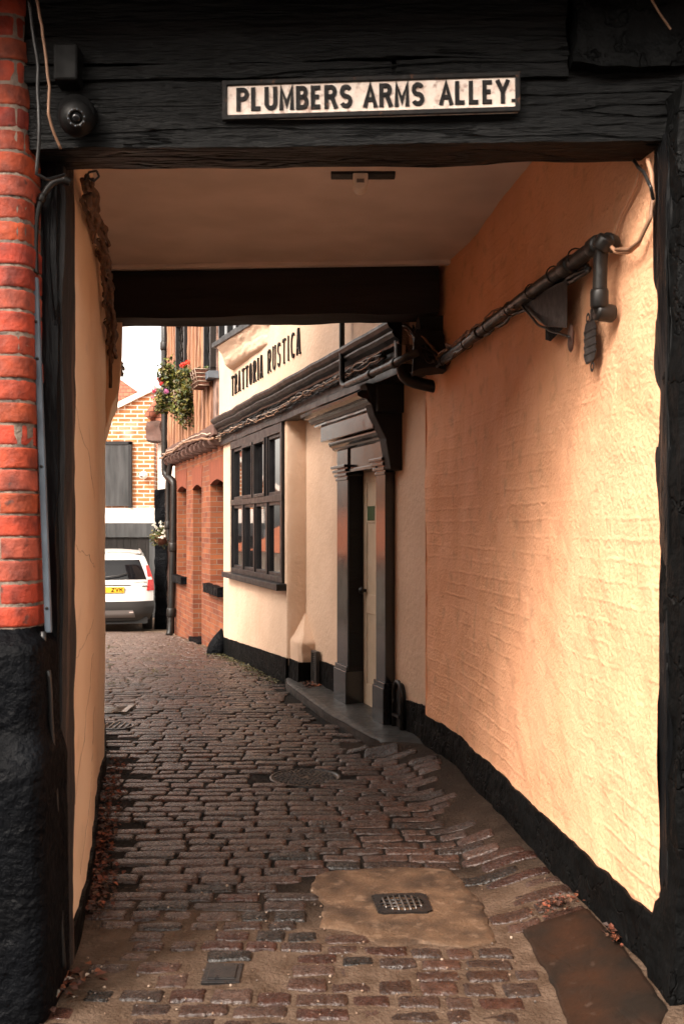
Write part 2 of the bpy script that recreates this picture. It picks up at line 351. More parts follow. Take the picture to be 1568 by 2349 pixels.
# regions of the alley floor without setts
def inpoly(x, y, P):
    c = False; n = len(P)
    for i in range(n):
        x1, y1 = P[i]; x2, y2 = P[i-1]
        if (y1 > y) != (y2 > y) and x < (x2-x1)*(y-y1)/(y2-y1)+x1: c = not c
    return c
PATCH = [tuple(gpt(*p)[:2]) for p in [(765,2003),(900,1994),(1030,1998),(1062,2030),(1105,2080),(1135,2165),(1060,2178),(960,2168),(885,2178),(800,2140),(735,2130),(742,2080),(712,2045),(722,2015)]]
SLAB = [tuple(gpt(*p)[:2]) for p in [(1195,2146),(1345,2140),(1400,2200),(1470,2290),(1530,2385),(1480,2470),(1345,2470),(1268,2270)]]
MAN = (gpt(700,1785)[0], gpt(700,1785)[1], .215)
COVER = (gpt(511,2240)[0], gpt(511,2240)[1])
def zone(x, y):
    """0 dark dirt joints, 1 pale mortar, 2 sandy gutter"""
    d = pw(RB, y) - x
    m = sstep(4.45, 3.85, y + .25*fbm((x,y,0), 2) - .35*sstep(-.1, .8, x))
    s = sstep(.40, .20, d + .12*fbm((x,y,3), 3)) if y < 7.3 else 0
    return m, s

bed = MB()
def bedp(u, v):
    y = 1.2 + (30-1.2) * v**1.7; x = lerp(pw(LB, y)-.12, pw(RB, y)+.10, u)
    return (x, y, gz(x, y) + .007*fbm((x,y,0), 7) + .006*zone(x, y)[0])
NU, NV = 90, 420
for j in range(NV):
    for i in range(NU):
        ps = [bedp(i/NU, j/NV), bedp((i+1)/NU, j/NV), bedp((i+1)/NU, (j+1)/NV), bedp(i/NU, (j+1)/NV)]
        x, y, _ = ps[0]; m_, s_ = zone(x, y)
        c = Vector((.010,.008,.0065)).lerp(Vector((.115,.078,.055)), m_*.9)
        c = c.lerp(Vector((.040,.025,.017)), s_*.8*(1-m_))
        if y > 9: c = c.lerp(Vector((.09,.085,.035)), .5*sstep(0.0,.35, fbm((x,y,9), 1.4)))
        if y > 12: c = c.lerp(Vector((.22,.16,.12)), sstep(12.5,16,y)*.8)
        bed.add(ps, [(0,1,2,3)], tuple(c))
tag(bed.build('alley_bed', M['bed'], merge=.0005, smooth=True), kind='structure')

OUTL = [(-1,-.6),(-.96,-.88),(-.86,-1),(-.45,-1),(0,-1),(.45,-1),(.86,-1),(.96,-.88),(1,-.6),(1,.6),(.96,.88),(.86,1),(.45,1),(0,1),(-.45,1),(-.86,1),(-.96,.88),(-1,.6)]
st = MB(); y = 2.3; row = 0
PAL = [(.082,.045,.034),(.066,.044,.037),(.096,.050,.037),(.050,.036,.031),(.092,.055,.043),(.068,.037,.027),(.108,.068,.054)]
while y < 19.6:
    near = sstep(4.4, 3.7, y); dep = lerp(.096, .098, near) * random.uniform(.88, 1.15); gap = lerp(.009, .016, near)
    x = pw(LB, y) - .1 + random.uniform(0, .2)
    xe = pw(RB, y) + .02
    while x < xe:
        L = random.uniform(.13, .29) if near < .5 else random.uniform(.11, .18)
        if random.random() < .12: L *= .7
        cx, cy = x + L/2, y + dep/2 + .05*fbm((x, y, 0), .55) * 1.6 - .02*(x+.2)
        x += L + gap * random.uniform(.8, 1.9)
        d = pw(RB, cy) - cx; dl = cx - pw(LB, cy)
        if d < L/2 - .02 or dl < .02: continue
        if cy < 7.2 and d < lerp(.06, .13, sstep(4.2, 5.0, cy)) + .10*fbm((cx,cy,2), 2.5) and random.random() < .93: continue
        if any(inpoly(cx+e*L*.30, cy, P) for P in (PATCH, SLAB) for e in (-1, 0, 1)): continue
        if math.hypot(cx-MAN[0], cy-MAN[1]) < MAN[2] + .05: continue
        if abs(cx-COVER[0]) < .07+L/2 and abs(cy-COVER[1]) < .10: continue
        if near > .4 and random.random() < .06: continue
        if dl < .25 and cy < 8 and random.random() < .28: continue
        h = random.uniform(.008, .013) + .008*fbm((cx, cy, 5), 1.2); tilt = random.uniform(-.05, .05); tx = random.uniform(-.02, .02)
        rot = random.gauss(0, .035) + .03; ca, sa = math.cos(rot), math.sin(rot)
        hx, hy = L/2, dep/2 - gap*.35 * random.uniform(.4, 1.6)
        k = random.random(); c = Vector(random.choice(PAL)) * random.uniform(.75, 1.3)
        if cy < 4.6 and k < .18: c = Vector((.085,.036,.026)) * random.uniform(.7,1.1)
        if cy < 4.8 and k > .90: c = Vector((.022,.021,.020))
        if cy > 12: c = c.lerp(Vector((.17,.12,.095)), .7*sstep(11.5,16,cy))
        c = c * lerp(.62, .98, sstep(4.4, 6.5, cy))  # setts darker near, paler farther back: sky sheen painted into their colour
        jit = [random.uniform(.86, 1.03) for _ in range(12)]
        rings = []
        for (ins, zz) in ((0, -.035), (0, h-.009), (.003, h-.0035), (.009, h), (hy*.5, h+.001)):
            r = []
            for q, (a, b) in enumerate(OUTL):
                wv = .0065*fbm((cx*9+a*1.6, cy*9+b*1.6, 0), 1.3, 2)
                px = a*(hx-ins+wv); py = b*(hy-ins+wv)*jit[(q//2) % 12]
                X = cx + px*ca - py*sa; Y = cy + px*sa + py*ca
                r.append((X, Y, gz(X, Y) + zz + tilt*py + tx*px + .0026*fbm((X,Y,1), 30)))
            rings.append(r)
        n = 18; vs = sum(rings, [])
        X, Y = cx, cy; vs.append((X, Y, gz(X, Y) + h + .003))
        fs = [(i*n+q, i*n+(q+1)%n, (i+1)*n+(q+1)%n, (i+1)*n+q) for i in range(4) for q in range(n)] + [(4*n+q, 4*n+(q+1)%n, 5*n) for q in range(n)]
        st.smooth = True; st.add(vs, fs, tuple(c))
    y += dep + gap*.55; row += 1
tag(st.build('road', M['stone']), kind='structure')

def sheet(name, poly, z, m, amp=.016, res=.02):
    """slab of irregular outline laid on the alley floor"""
    b = MB(); n = len(poly)
    # refine the outline and make it uneven
    P = []
    for i in range(n):
        a, c = Vector(poly[i]), Vector(poly[(i+1) % n]); k = max(1, int((c-a).length/res))
        for j in range(k): P.append(a.lerp(c, j/k))
    P = [p + Vector((fbm((p.x,p.y,0), 14), fbm((p.x,p.y,5), 14)))*amp for p in P]
    cen = sum(P, Vector((0,0)))/len(P); rings = []
    for t in (1, .985, .9, .7, .4, .15):
        rings.append([(cen.lerp(p, t)) for p in P])
    vs = []; m_ = len(P)
    vs += [(p.x, p.y, gz(p.x,p.y) - .03) for p in rings[0]]
    for r, dz in zip(rings, (z-.006, z, z, z, z, z)):
        vs += [(p.x, p.y, gz(p.x,p.y) + dz + .004*fbm((p.x,p.y,0), 10)) for p in r]
    vs.append((cen.x, cen.y, gz(*cen)+z))
    fs = [(i*m_+q, i*m_+(q+1)%m_, (i+1)*m_+(q+1)%m_, (i+1)*m_+q) for i in range(6) for q in range(m_)]
    fs += [(6*m_+q, 6*m_+(q+1)%m_, 7*m_) for q in range(m_)]
    b.smooth = True; b.add(vs, fs); return b.build(name, m)
tag(sheet('pavement', PATCH, .014, M['concrete'], .012), kind='structure')
tag(sheet('pavement', SLAB, .014, M['slab'], .006), kind='structure')

# raised stone pavement along the restaurant door
T = Vector((.3048,-.9524,0)); NV_ = Vector((-.9524,-.3048,0)); O = Vector((-1.5573,13.1,0))
ML = Matrix(((T.x,NV_.x,0,O.x),(T.y,NV_.y,0,O.y),(0,0,1,0),(0,0,0,1)))    # (along facade, outwards, up) -> world
def W(u, n, z): return ML @ Vector((u, n, z))
k = MB()
inner = [(.62,6.9),(.75,7.4),(.30,8.6),(-.1,9.7),(-.33,10.2)]
outer = KERB[1:]
def kp(a, b):
    i = a*(len(outer)-1); j = int(min(i, len(outer)-2)); o_ = Vector(outer[j]).lerp(Vector(outer[j+1]), i-j)
    i = a*(len(inner)-1); j = int(min(i, len(inner)-2)); n_ = Vector(inner[j]).lerp(Vector(inner[j+1]), i-j)
    p = o_.lerp(n_, b); return p
k.grid(lambda a, b: (lambda p: (p.x, p.y, .072*sstep(0,.12,a) + .012*b + .008 + .006*fbm((p.x,p.y,0), 6) - .012*(b < .02)))(kp(a, b)), 60, 14)
k.grid(lambda a, b: (lambda p: (p.x-.006, p.y, lerp(-.05, .06*sstep(0,.12,a)+.008+.006*fbm((p.x,p.y,0), 6), b)))(kp(a, 0)), 60, 1)
tag(k.build('pavement', M['pave'], smooth=True, merge=.002), kind='structure')

# ------------------------------------------------------------------ the timber framed passage building
pb = empty('passage_building', (0, 3.4, 0), 'black timber framed building spanning the alley, with peach and cream rendered passage walls', 'building')
def path_len(P): return [0] + [sum((Vector(P[i+1])-Vector(P[i])).length for i in range(k+1)) for k in range(len(P)-1)]
def on_path(P, t):
    Ls = path_len(P); d = t*Ls[-1]
    for i in range(len(P)-1):
        if d <= Ls[i+1] + 1e-9:
            a, b = Vector(P[i]), Vector(P[i+1]); q = (d-Ls[i])/max(1e-6, Ls[i+1]-Ls[i]); tg = (b-a).normalized()
            return a.lerp(b, q), tg
def wall_pt(P, t, z, side, off=0, amp=.012):
    p, tg = on_path(P, t); n = Vector((-tg.y, tg.x))*side
    q = Vector((p.x, p.y, z)); e = min(1, t*30)
    d = amp*(fbm(q, 1.3, 2) + .6*fbm(q + Vector((5,5,5)), 5, 3)) + off
    return Vector((p.x+n.x*d, p.y+n.y*d, z))
# right wall: lumpy whitewashed brick under paint
rw = MB(); NX = 190; NZ = 150
rw.grid(lambda a, b: wall_pt(RW, a, lerp(-.1, 3.31, b), 1, amp=.014), NX, NZ)
e = RW[-1]; s0 = RW[0]
for (a, b) in (((e[0],e[1]), (1.3,7.05)), ((1.3,7.05),(3.0,7.05)), ((3.0,7.05),(3.0,3.3)), ((3.0,3.3), (s0[0]+.02,s0[1]))):
    rw.grid(lambda u, v: (lerp(a[0],b[0],u), lerp(a[1],b[1],u), lerp(-.1,3.31,v)), 2, 2)
rwo = rw.build('wall', M['peach'], pb, smooth=False); 
for p in rwo.data.polygons: p.use_smooth = True
rwo['label'] = 'lumpy peach rendered right hand wall of the passage'
sk = MB()
sk.grid(lambda a, b: wall_pt(RW, a, lerp(-.1, .292 + .010*fbm((a*9,0,0), 3), b), 1, off=.012 + .006*fbm((a*20,b*4,0), 2), amp=.014), NX, 14)
sk.grid(lambda a, b: wall_pt(RW, a, .292 + .010*fbm((a*9,0,0), 3), 1, off=lerp(.012 + .006*fbm((a*20,4,0), 2), -.02, b), amp=.014), NX, 1)
o_ = sk.build('skirting', M['blackplaster'], pb, smooth=True)
# shallow vertical chase of the right wall is formed by the change of line; left wall
lw = MB()
def lwp(a, z):
    p = wall_pt(LW, a, z, -1, amp=.010); p.x += .018*sstep(0, 3.2, z)*a; return p
lw.grid(lambda a, b: lwp(a, lerp(-.1, 3.31, b)), 150, 110)
for (a, b) in (((LW[-1][0],LW[-1][1]),(-3.2,7.9)),((-3.2,7.9),(-3.2,3.645)),((-3.2,3.645),LW[0])):
    lw.grid(lambda u, v: (lerp(a[0],b[0],u), lerp(a[1],b[1],u), lerp(-.1,3.31,v)), 2, 2)
o_ = lw.build('wall', M['cream'], pb, smooth=True); o_['label'] = 'smooth cream rendered left hand wall of the passage with hairline cracks'
sk = MB()
def lsk(a): return .10 + .03*fbm((a*6,0,0), 2) + .02*(1-a)
sk.grid(lambda a, b: wall_pt(LW, a, lerp(-.1, lsk(a), b), -1, off=.014, amp=.010), 120, 4)
sk.grid(lambda a, b: wall_pt(LW, a, lsk(a), -1, off=lerp(.014, -.02, b), amp=.010), 120, 1)
sk.build('skirting', M['blackplaster'], pb, smooth=True)
# incised cracks
def lwpt(px, py):
    best = None
    for i in range(190):
        a = i/299; p, tg = on_path(LW, a); sx = CX + p.x/p.y*F
        if sx <= px: continue
        z = EYE + (HY-py)/F*p.y; return lwp(a, z)
    p, _ = on_path(LW, 1); return lwp(1, EYE + (HY-py)/F*p.y)
def lw_at(Y, z):
    for i in range(400):
        a = i/399; p, tg = on_path(LW, a)
        if p.y >= Y: return lwp(a, z)
    return lwp(1, z)
ckm = mat('crack_shadow', (.42,.30,.20))
for (Y0, z0, Y1, z1) in ((3.75,2.05,4.9,1.75),(3.75,1.52,5.2,1.38),(3.75,1.05,5.1,1.15),(3.8,.52,4.9,.98),(4.0,.20,5.2,.65),(6.45,2.3,7.4,1.75),(6.45,1.75,7.3,1.45),(6.5,1.3,7.6,1.25)):
    pts = []
    for i in range(25):
        t = i/24; p = lw_at(lerp(Y0,Y1,t), lerp(z0,z1,t) + .03*fbm((t*4,Y0,0), 1.5)); pts.append(p + Vector((.0005,-.0005,0)))
    ck = MB(); ck.tube(pts, .0011, 4); ck.build('crack', ckm, pb)
# corbel at the far top corner of the left wall
cb = MB()
prof = [(0,3.30),(0,2.15),(.02,2.3),(.05,2.42),(.085,2.50),(.095,2.62),(.11,2.75),(.12,3.30)]
def cpt(i, yy): 
    d, z = prof[i]; p = lw_at(yy, z); return (p.x + d, p.y, z)
vs = [(lw_at(6.75, z).x + d - (0.0 if i not in (0,1) else .03), 6.75, z) for i, (d, z) in enumerate(prof)] + [(lw_at(7.66, z).x + d - (0 if i not in (0,1) else .03), 7.69, z) for i, (d, z) in enumerate(prof)]
n = len(prof); cb.add(vs, [tuple(range(n)), tuple(range(2*n-1, n-1, -1))] + [(i,(i+1)%n,(i+1)%n+n,i+n) for i in range(n)])
cb.build('corbel', M['cream'], pb, bevel=.01)
# ceiling and mass of the upper floor
c = MB(); c.grid(lambda a, b: (lerp(-2.2, 1.6, a), lerp(3.46, 6.95, b), 3.30 + .006*fbm((a*3,b*3,0), 1)), 30, 30)
c.build('ceiling', M['ceil'], pb, smooth=True)
c = MB(); c.prism([(-2.0,6.52),(1.2,6.34),(1.2,6.40),(-2.0,6.58)], 'z', 3.275, 3.302); c.build('ceiling_trim', M['ceil'], pb, bevel=.006)
up = MB(); up.box(-6, 6, 2.78, 6.98, 3.43, 5.6); up.box(-6, 6, 3.42, 6.98, 3.31, 3.43)
up.build('upper_storey', M['blackplaster'], pb)
sb = MB(); sb.box(-6, -3.2, 3.76, 7.6, -.2, 3.31); sb.build('side_wall', M['blackplaster'], pb); sb = MB(); sb.box(3.0, 6, 3.4, 6.9, -.2, 3.31); sb.build('side_wall', M['blackplaster'], pb)
# front lintel, from face (3.346 left, 3.27 right)
def skew(p): x, y, z = p; return (x, y - .036*(x+1.0), z - .0*(x))
lb = MB(); lb.rbox(-1.22, 1.9, 3.346, 3.55, 2.865, 3.13, .022, .010, 7, (.35,1,1.6), skew)
lb.rbox(-1.0, 1.9, 3.40, 3.5, 3.12, 3.2, .03, .01, 7, (.35,1,2), skew)
o1 = lb.build('lintel', M['blacktimber'], pb, smooth=True)
lb = MB(); lb.rbox(-1.3, .74, 3.335, 3.56, 3.145, 3.44, .025, .010, 6, (.35,1,1.6), skew)
lb.build('upper_beam', M['blacktimber'], pb, smooth=True)
lb = MB(); lb.rbox(.755, 2.4, 3.30, 3.56, 3.10, 3.44, .02, .028, 5, (1,1,1.4), skew)
lb.build('beam_end', M['blackplaster'], pb, smooth=True)
# split board line on the lintel face
bd = MB(); bd.rbox(-1.1, .16, 3.333, 3.36, 3.085, 3.135, .03, .008, 7, (.4,1,2), skew); bd.rbox(.175, .74, 3.330, 3.36, 3.075, 3.14, .03, .010, 7, (.4,1,2), skew)
bd.build('board', M['blacktimber'], pb, smooth=True)
# back beam
def skb(p): x, y, z = p; return (x, y - .083*(x+1.5), z + .0*x)
bb = MB(); bb.rbox(-1.56, .625, 6.60, 6.90, 2.972, 3.285, .04, .012, 5, (.4,1,1.5), skb); bb.build('back_beam', M['darkbeam'], pb, smooth=True)
br = MB(); br.rbox(.50, .68, 6.50, 6.62, 2.80, 2.97, .03, .02, 6); br.build('beam_bracket', M['darkbeam'], pb, smooth=True)
# left post
def worn(p):
    x, y, z = p
    return (x + (.012*fbm((0,0,z), 2.2, 3) if x > -1.0 else 0), y, z)
lp = MB(); lp.rbox(-1.30, -.992, 3.47, 3.66, -.05, 2.90, .02, .010, 6, (2,2,.5), worn); lp.build('post', M['blackpost'], pb, smooth=True)
lp = MB(); lp.rbox(-1.02, -.978, 3.50, 3.645, -.05, 2.90, .015, .009, 9, (2,2,.35)); o_ = lp.build('post_edge', mat('worn_brown_timber', (.012,.010,.010), (.17,.10,.07), 6, .7, 0, .9, 16, .012, stretch=(3,3,.18), contrast=(.52,.70)), pb, smooth=True)
lp = MB(); lp.rbox(-1.12, -1.06, 3.44, 3.52, -.05, 2.90, .025, .008, 7, (2,2,.5)); lp.build('post_strip', M['blackpost'], pb, smooth=True)
# right post: inner timber and outer rendered face
rp = MB(); rp.rbox(1.053, 1.20, 3.235, 3.36, -.05, 2.88, .025, .008, 6, (2,2,.5)); rp.build('post', M['blackpost'], pb, smooth=True)
def flare(p):
    x, y, z = p; f = .05*sstep(.55, -.1, z); return (x - f, y - f*.4, z)
rp = MB(); rp.rbox(1.062, 2.6, 3.14, 3.34, -.05, 3.0, .03, .022, 4, (1,1,1), flare); rp.build('front_wall', M['blackplaster'], pb, smooth=True)

# ------------------------------------------------------------------ brick pier of the neighbour
nb = empty('brick_house', (-2, 3.6, 0), 'red brick house with rounded corner above a black plinth, left of the alley mouth', 'house')
def pier_path(off, z, fo=None):
    # outline of the rounded corner: along the front towards +x, round a curve, then back
    bx = -1.0285 - .011*(z-1.25) + off; r = .06; fy = 3.30 - (off if fo is None else fo)
    pts = [(-2.6, fy), (bx - r, fy)]
    for i in range(1, 9):
        a = R(90 - 90*i/8); pts.append((bx - r + r*math.cos(a), fy + r - r*math.sin(a)))
    pts.append((bx, 3.47)); return pts
core = MB()
def core_pt(a, z): 
    p, _ = on_path(pier_path(-.004, z), a); return (p.x, p.y, z)
core.grid(lambda a, b: core_pt(a, lerp(1.1, 3.9, b)), 60, 20); core.build('mortar', M['mortar'], nb, smooth=True)
bk = MB(); z = 1.262; row = 0
while z < 3.9:
    Ls = path_len(pier_path(0, z))[-1]; d = Ls - (.0 if row % 2 else .0); edges = []
    d = Ls; first = True
    while d > 0:
        L = (.24 if row % 2 else .30) if first else (.2 if random.random() > .3 else .11); first = False
        edges.append((max(0, d-L)+.0, d-.004)); d -= L + .006
    for (a, b_) in edges[:9]:
        c = Vector((.34,.036,.012)) * random.uniform(.72, 1.12); c.y *= random.uniform(.85, 1.5); c = tuple(c)
        if random.random() < .12: c = (.33,.06,.03)
        h = .0685*random.uniform(.96,1.02); jit = random.uniform(-.003,.003); k = 12
        def bp(u, v, o=0):
            e = min(u, 1-u)*(b_-a); f = min(v, 1-v)*h; rr = .0045
            ins = -max(0, rr-e)*.7 - max(0, rr-f)*.7
            zz = z + v*h - .016*(u*(b_-a)+a)/Ls*0
            p, _ = on_path(pier_path(jit+ins+.002*fbm((a+u,z,v*2), 9), zz), (a+u*(b_-a))/Ls); return (p.x, p.y, zz)
        us = [0,.03,.08,.2,.35,.5,.65,.8,.92,.97,1]; vv = [0,.06,.12,.5,.88,.94,1]
        vs = [bp(u, v) for v in vv for u in us]; n = len(us)
        bk.smooth = True; bk.add(vs, [(j*n+i, j*n+i+1, (j+1)*n+i+1, (j+1)*n+i) for j in range(len(vv)-1) for i in range(n-1)], c)
    z += .0755; row += 1
bk.build('brickwork', M['brickpier'], nb)
pl = MB()
def plp(a, z):
    o = .025 + .015*sstep(1.26, 1.17, z) + .030*sstep(.93, .80, z) + .01*sstep(.5, 0, z) - .03*sstep(1.20,1.262,z)
    p, _ = on_path(pier_path(o, max(.9, min(z, 1.25)), o*1.9), a); q = Vector((p.x, p.y, z))
    k = .012*fbm(q, 3.5); return (q.x + k, q.y - k, z)
pl.grid(lambda a, b: plp(a, lerp(-.05, 1.262, b)), 60, 70); pl.grid(lambda a, b: (lambda p, q: (lerp(p[0], q[0], b), lerp(p[1], q[1], b), 1.262))(plp(a, 1.262), (-1.5, 3.6)), 60, 2)
pl.build('plinth', M['guard'], nb, smooth=True)
bx = MB(); bx.box(-6, -1.16, 3.42, 3.75, -.1, 6.2); bx.build('wall', M['brick'], nb)

# ------------------------------------------------------------------ lettering
def arc(cx, cy, rx, ry, a0, a1, n=9): return [(cx+rx*math.cos(R(lerp(a0,a1,i/n))), cy+ry*math.sin(R(lerp(a0,a1,i/n)))) for i in range(n+1)]
G = {
 'P': (.56, [[(0,0),(0,1)], [(0,1),(.28,1)]+arc(.28,.76,.24,.24,90,-90)+[(0,.52)]]),
 'L': (.48, [[(0,1),(0,0),(.46,0)]]),
 'U': (.56, [[(0,1),(0,.27)]+arc(.27,.27,.27,.27,180,360)+[(.54,1)]]),
 'M': (.68, [[(0,0),(0,1),(.33,.18),(.66,1),(.66,0)]]),
 'B': (.56, [[(0,0),(0,1),(.26,1)]+arc(.26,.77,.22,.23,90,-90)+[(0,.54)], [(.26,.54)]+arc(.27,.27,.26,.27,90,-90)+[(0,0)]]),
 'E': (.48, [[(.46,1),(0,1),(0,0),(.46,0)], [(0,.52),(.38,.52)]]),
 'R': (.58, [[(0,0),(0,1),(.28,1)]+arc(.28,.76,.24,.24,90,-90)+[(0,.52)], [(.26,.52),(.40,.36),(.55,0)]]),
 'S': (.54, [arc(.27,.75,.25,.25,25,270,12)+arc(.27,.25,.27,.25,90,-155,12)]),
 'A': (.62, [[(0,0),(.30,1),(.60,0)], [(.10,.30),(.50,.30)]]),
 'Y': (.58, [[(0,1),(.28,.48),(.56,1)], [(.28,.48),(.28,0)]]),
 '.': (.10, [[(0,-.04),(0,.10)]]),
 'T': (.62, [[(0,1),(.60,1)], [(.30,1),(.30,0)]]),
 'I': (.0, [[(0,0),(0,1)]]),
 'O': (.60, [arc(.3,.5,.3,.5,0,360,22)]),
 'C': (.55, [arc(.3,.5,.3,.5,55,305,16)]),
 'Z': (.55, [[(0,1),(.55,1),(0,0),(.55,0)]]),
 'V': (.56, [[(0,1),(.28,0),(.56,1)]]),
 'K': (.55, [[(0,0),(0,1)], [(.53,1),(.04,.42)], [(.18,.58),(.55,0)]]),
}
def letters(b, txt, O, ux, uz, n, h, th, depth, gap=.28, space=.75, width=1.0, total=None, glyphs=G):
    adv = 0; lay = []
    for ch in txt:
        if ch == ' ': adv += space; continue
        wd, strokes = glyphs[ch]; lay.append((adv, strokes)); adv += wd + gap
    adv -= gap
    sx = (total - th)/adv if total else (h-th)*width
    for (x, strokes) in lay:
        for s_ in strokes:
            cl = len(s_) > 3 and (Vector(s_[0])-Vector(s_[-1])).length < 1e-5
            pts = [((x+p[0])*sx + th/2, p[1]*(h-th) + th/2) for p in (s_[:-1] if cl else s_)]
            if not cl:       # run the ends out to full stroke height
                for e_, f_ in ((0, 1), (-1, -2)):
                    d = (Vector(pts[e_])-Vector(pts[f_])).normalized()*th/2
                    if abs(d.y) > abs(d.x)*.5 and (abs(s_[e_][1]) < .01 or abs(s_[e_][1]-1) < .01): pts[e_] = (pts[e_][0]+d.x, pts[e_][1]+d.y)
            b.ribbon(pts, th, O, ux, uz, n, depth, cl)

# street name sign on the lintel
A_, B_ = at(511, 278, 3.315), at(1192, 258, 3.255); ux = (B_-A_).normalized(); uz = Vector((0,0,1)) - ux*ux.z; uz.normalize(); nn = uz.cross(ux)*-1
nn = ux.cross(uz)*-1 if ux.cross(uz).y > 0 else ux.cross(uz)
Ls = (B_-A_).length; Hs = .131
sg = empty('street_sign', A_ + ux*Ls/2, 'cream cast street name sign with raised black letters on the black lintel', 'sign')
def frame_box(b, x0, x1, z0, z1, d0, d1):
    vs = [A_ + ux*x + uz*z_ + nn*d for d in (d0, d1) for (x, z_) in ((x0,z0),(x1,z0),(x1,z1),(x0,z1))]
    b.add(vs, [(0,1,2,3),(4,5,6,7),(0,1,5,4),(1,2,6,5),(2,3,7,6),(3,0,4,7)])
b = MB(); frame_box(b, .006, Ls-.006, .006, Hs-.006, -.02, .004); b.build('plate', M['signwhite'], sg)
b = MB(); b.ribbon([(.008,.008),(Ls-.008,.008),(Ls-.008,Hs-.008),(.008,Hs-.008)], .017, A_, ux, uz, nn, .012, True)
b.build('border', M['signblack'], sg, bevel=.003)
for wd_, x_, t_ in (('PLUMBERS',.047,.385),('ARMS',.468,.200),('ALLEY.',.716,.254)):
    b = MB(); letters(b, wd_, A_+ux*x_+uz*.029, ux, uz, nn, .077, .0138, .009, gap=.36, total=t_); b.build('lettering', M['signblack'], sg, bevel=.0012)

# ------------------------------------------------------------------ restaurant (built in facade coordinates: along, outwards, up)
rs = empty('restaurant', W(3.0, 0, 0), 'pale peach rendered restaurant with black multi pane window and raised lettering', 'restaurant')
def LB_(): return MB(ML)
b = LB_()
b.holes(0, 3.30, -.3, 2.66, 0, -.30, [(.66, 3.18, 1.02, 2.56)])
b.add([(3.30,0,-.3),(3.30,-.19,-.3),(3.30,-.19,2.66),(3.30,0,2.66)], [(0,1,2,3)])
b.build('wall', M['rest'], rs, bevel=.0)
b = LB_()
b.holes(3.28, 6.50, -.1, 2.70, -.19, -.55, [(4.92, 5.63, .06, 2.06)]); b.build('recessed_wall', M['rest'], rs)
# render coving that rounds the corner
b = LB_(); b.smooth = True
b.grid(lambda u, v: (3.298 + .035*math.sin(u*math.pi/2)+ .004*fbm((0,v*9,0),1), .003 - .19*(1-math.cos(u*math.pi/2))*1.0, lerp(.2, 2.66, v)), 10, 30)
b.build('corner_render', M['rest'], rs)
b = LB_(); b.smooth = True
b.grid(lambda u, v: (lerp(-.02, 6.62, u), .055 + .006*fbm((u*6,v*2,0), 2), lerp(2.88, 5.6, v)), 120, 50)
b.smooth = False
b.add([(-.02,.055,2.7),(-.02,-4,2.7),(-.02,-4,5.6),(-.02,.055,5.6)], [(0,1,2,3)]); b.add([(-.02,.055,5.6),(-.02,-4,5.6),(6.62,-4,5.6),(6.62,.055,5.6)], [(0,1,2,3)])
b.add([(6.62,.055,2.7),(6.62,-4,2.7),(6.62,-4,5.6),(6.62,.055,5.6)], [(0,1,2,3)])
b.build('upper_wall', M['rest'], rs)
b = LB_(); b.box(.0, 6.5, -4, -.7, -.3, 5.5); b.box(.0, 6.5, -.72, -.01, 2.72, 5.4); b.build('interior', M['darkbeam'], rs)
b = LB_(); b.prism([(.45,5.62),(-1.9,7.0),(-4.3,5.62)], 'x', -.1, 6.8); b.build('roof', M['tile'], rs)
# skirtings
b = LB_(); b.smooth = True
def skt(u): return lerp(.13, .275, u/3.3) + .006*fbm((u,0,0), 4)
b.grid(lambda a, v: (lerp(-.012, 3.312, a), .014 + .006*fbm((a*9,v,0), 2), lerp(-.25, skt(a*3.3), v)), 90, 8)
b.grid(lambda a, v: (lerp(-.012, 3.312, a), lerp(.014, -.02, v), skt(a*3.3)), 90, 1)
b.grid(lambda a, v: (3.312, lerp(.014, -.18, a), lerp(-.1, .27, v)), 4, 4)
b.build('skirting', M['blackplaster'], rs)
for (u0, u1) in ((3.30, 4.60), (5.84, 6.50)):
    b = LB_(); b.smooth = True
    sk2 = lambda a: lerp(.30, .33, a) + .008*fbm((a*4,u0,0), 3)
    b.grid(lambda a, v: (lerp(u0, u1, a), -.175 + .007*fbm((a*5,v,u0), 2), lerp(-.05, sk2(a), v)), 40, 8)
    b.grid(lambda a, v: (lerp(u0, u1, a), lerp(-.175, -.2, v), sk2(a)), 40, 1)
    b.build('skirting', M['blackplaster'], rs)
# sloping render buttress in the corner
b = LB_(); b.smooth = False
b.smooth = True
def but(a, v):
    t = sstep(0, 1, v); w_ = 1 - v**1.3
    z = lerp(.272, .74, v) if v > .4 else lerp(.272, .46, v/.4)
    w_ = 1 if v < .4 else 1 - ((v-.4)/.6)**.9
    z = lerp(.272, .46, v/.4) if v < .4 else lerp(.46, .74, (v-.4)/.6)
    # outline from the return face, round the front to the recessed wall
    P = [(3.30,-.03-.155*(1-w_)), (3.31+.30*w_,-.035-.15*(1-w_)), (3.31+.345*w_,-.06-.125*(1-w_)), (3.31+.35*w_,-.192)]
    i = min(2, int(a*3)); q = Vector(P[i]).lerp(Vector(P[i+1]), a*3-i); return (q.x + .004*fbm((a*4,v*4,0),2), q.y + .004*fbm((a*4,v*4,5),2), z)
b.grid(but, 24, 24)
b.build('buttress', M['rest'], rs)
b = LB_(); b.rbox(3.318, 3.68, -.17, -.015, -.03, .272, .05, .006, 6); b.build('skirting', M['blackplaster'], rs, smooth=True)
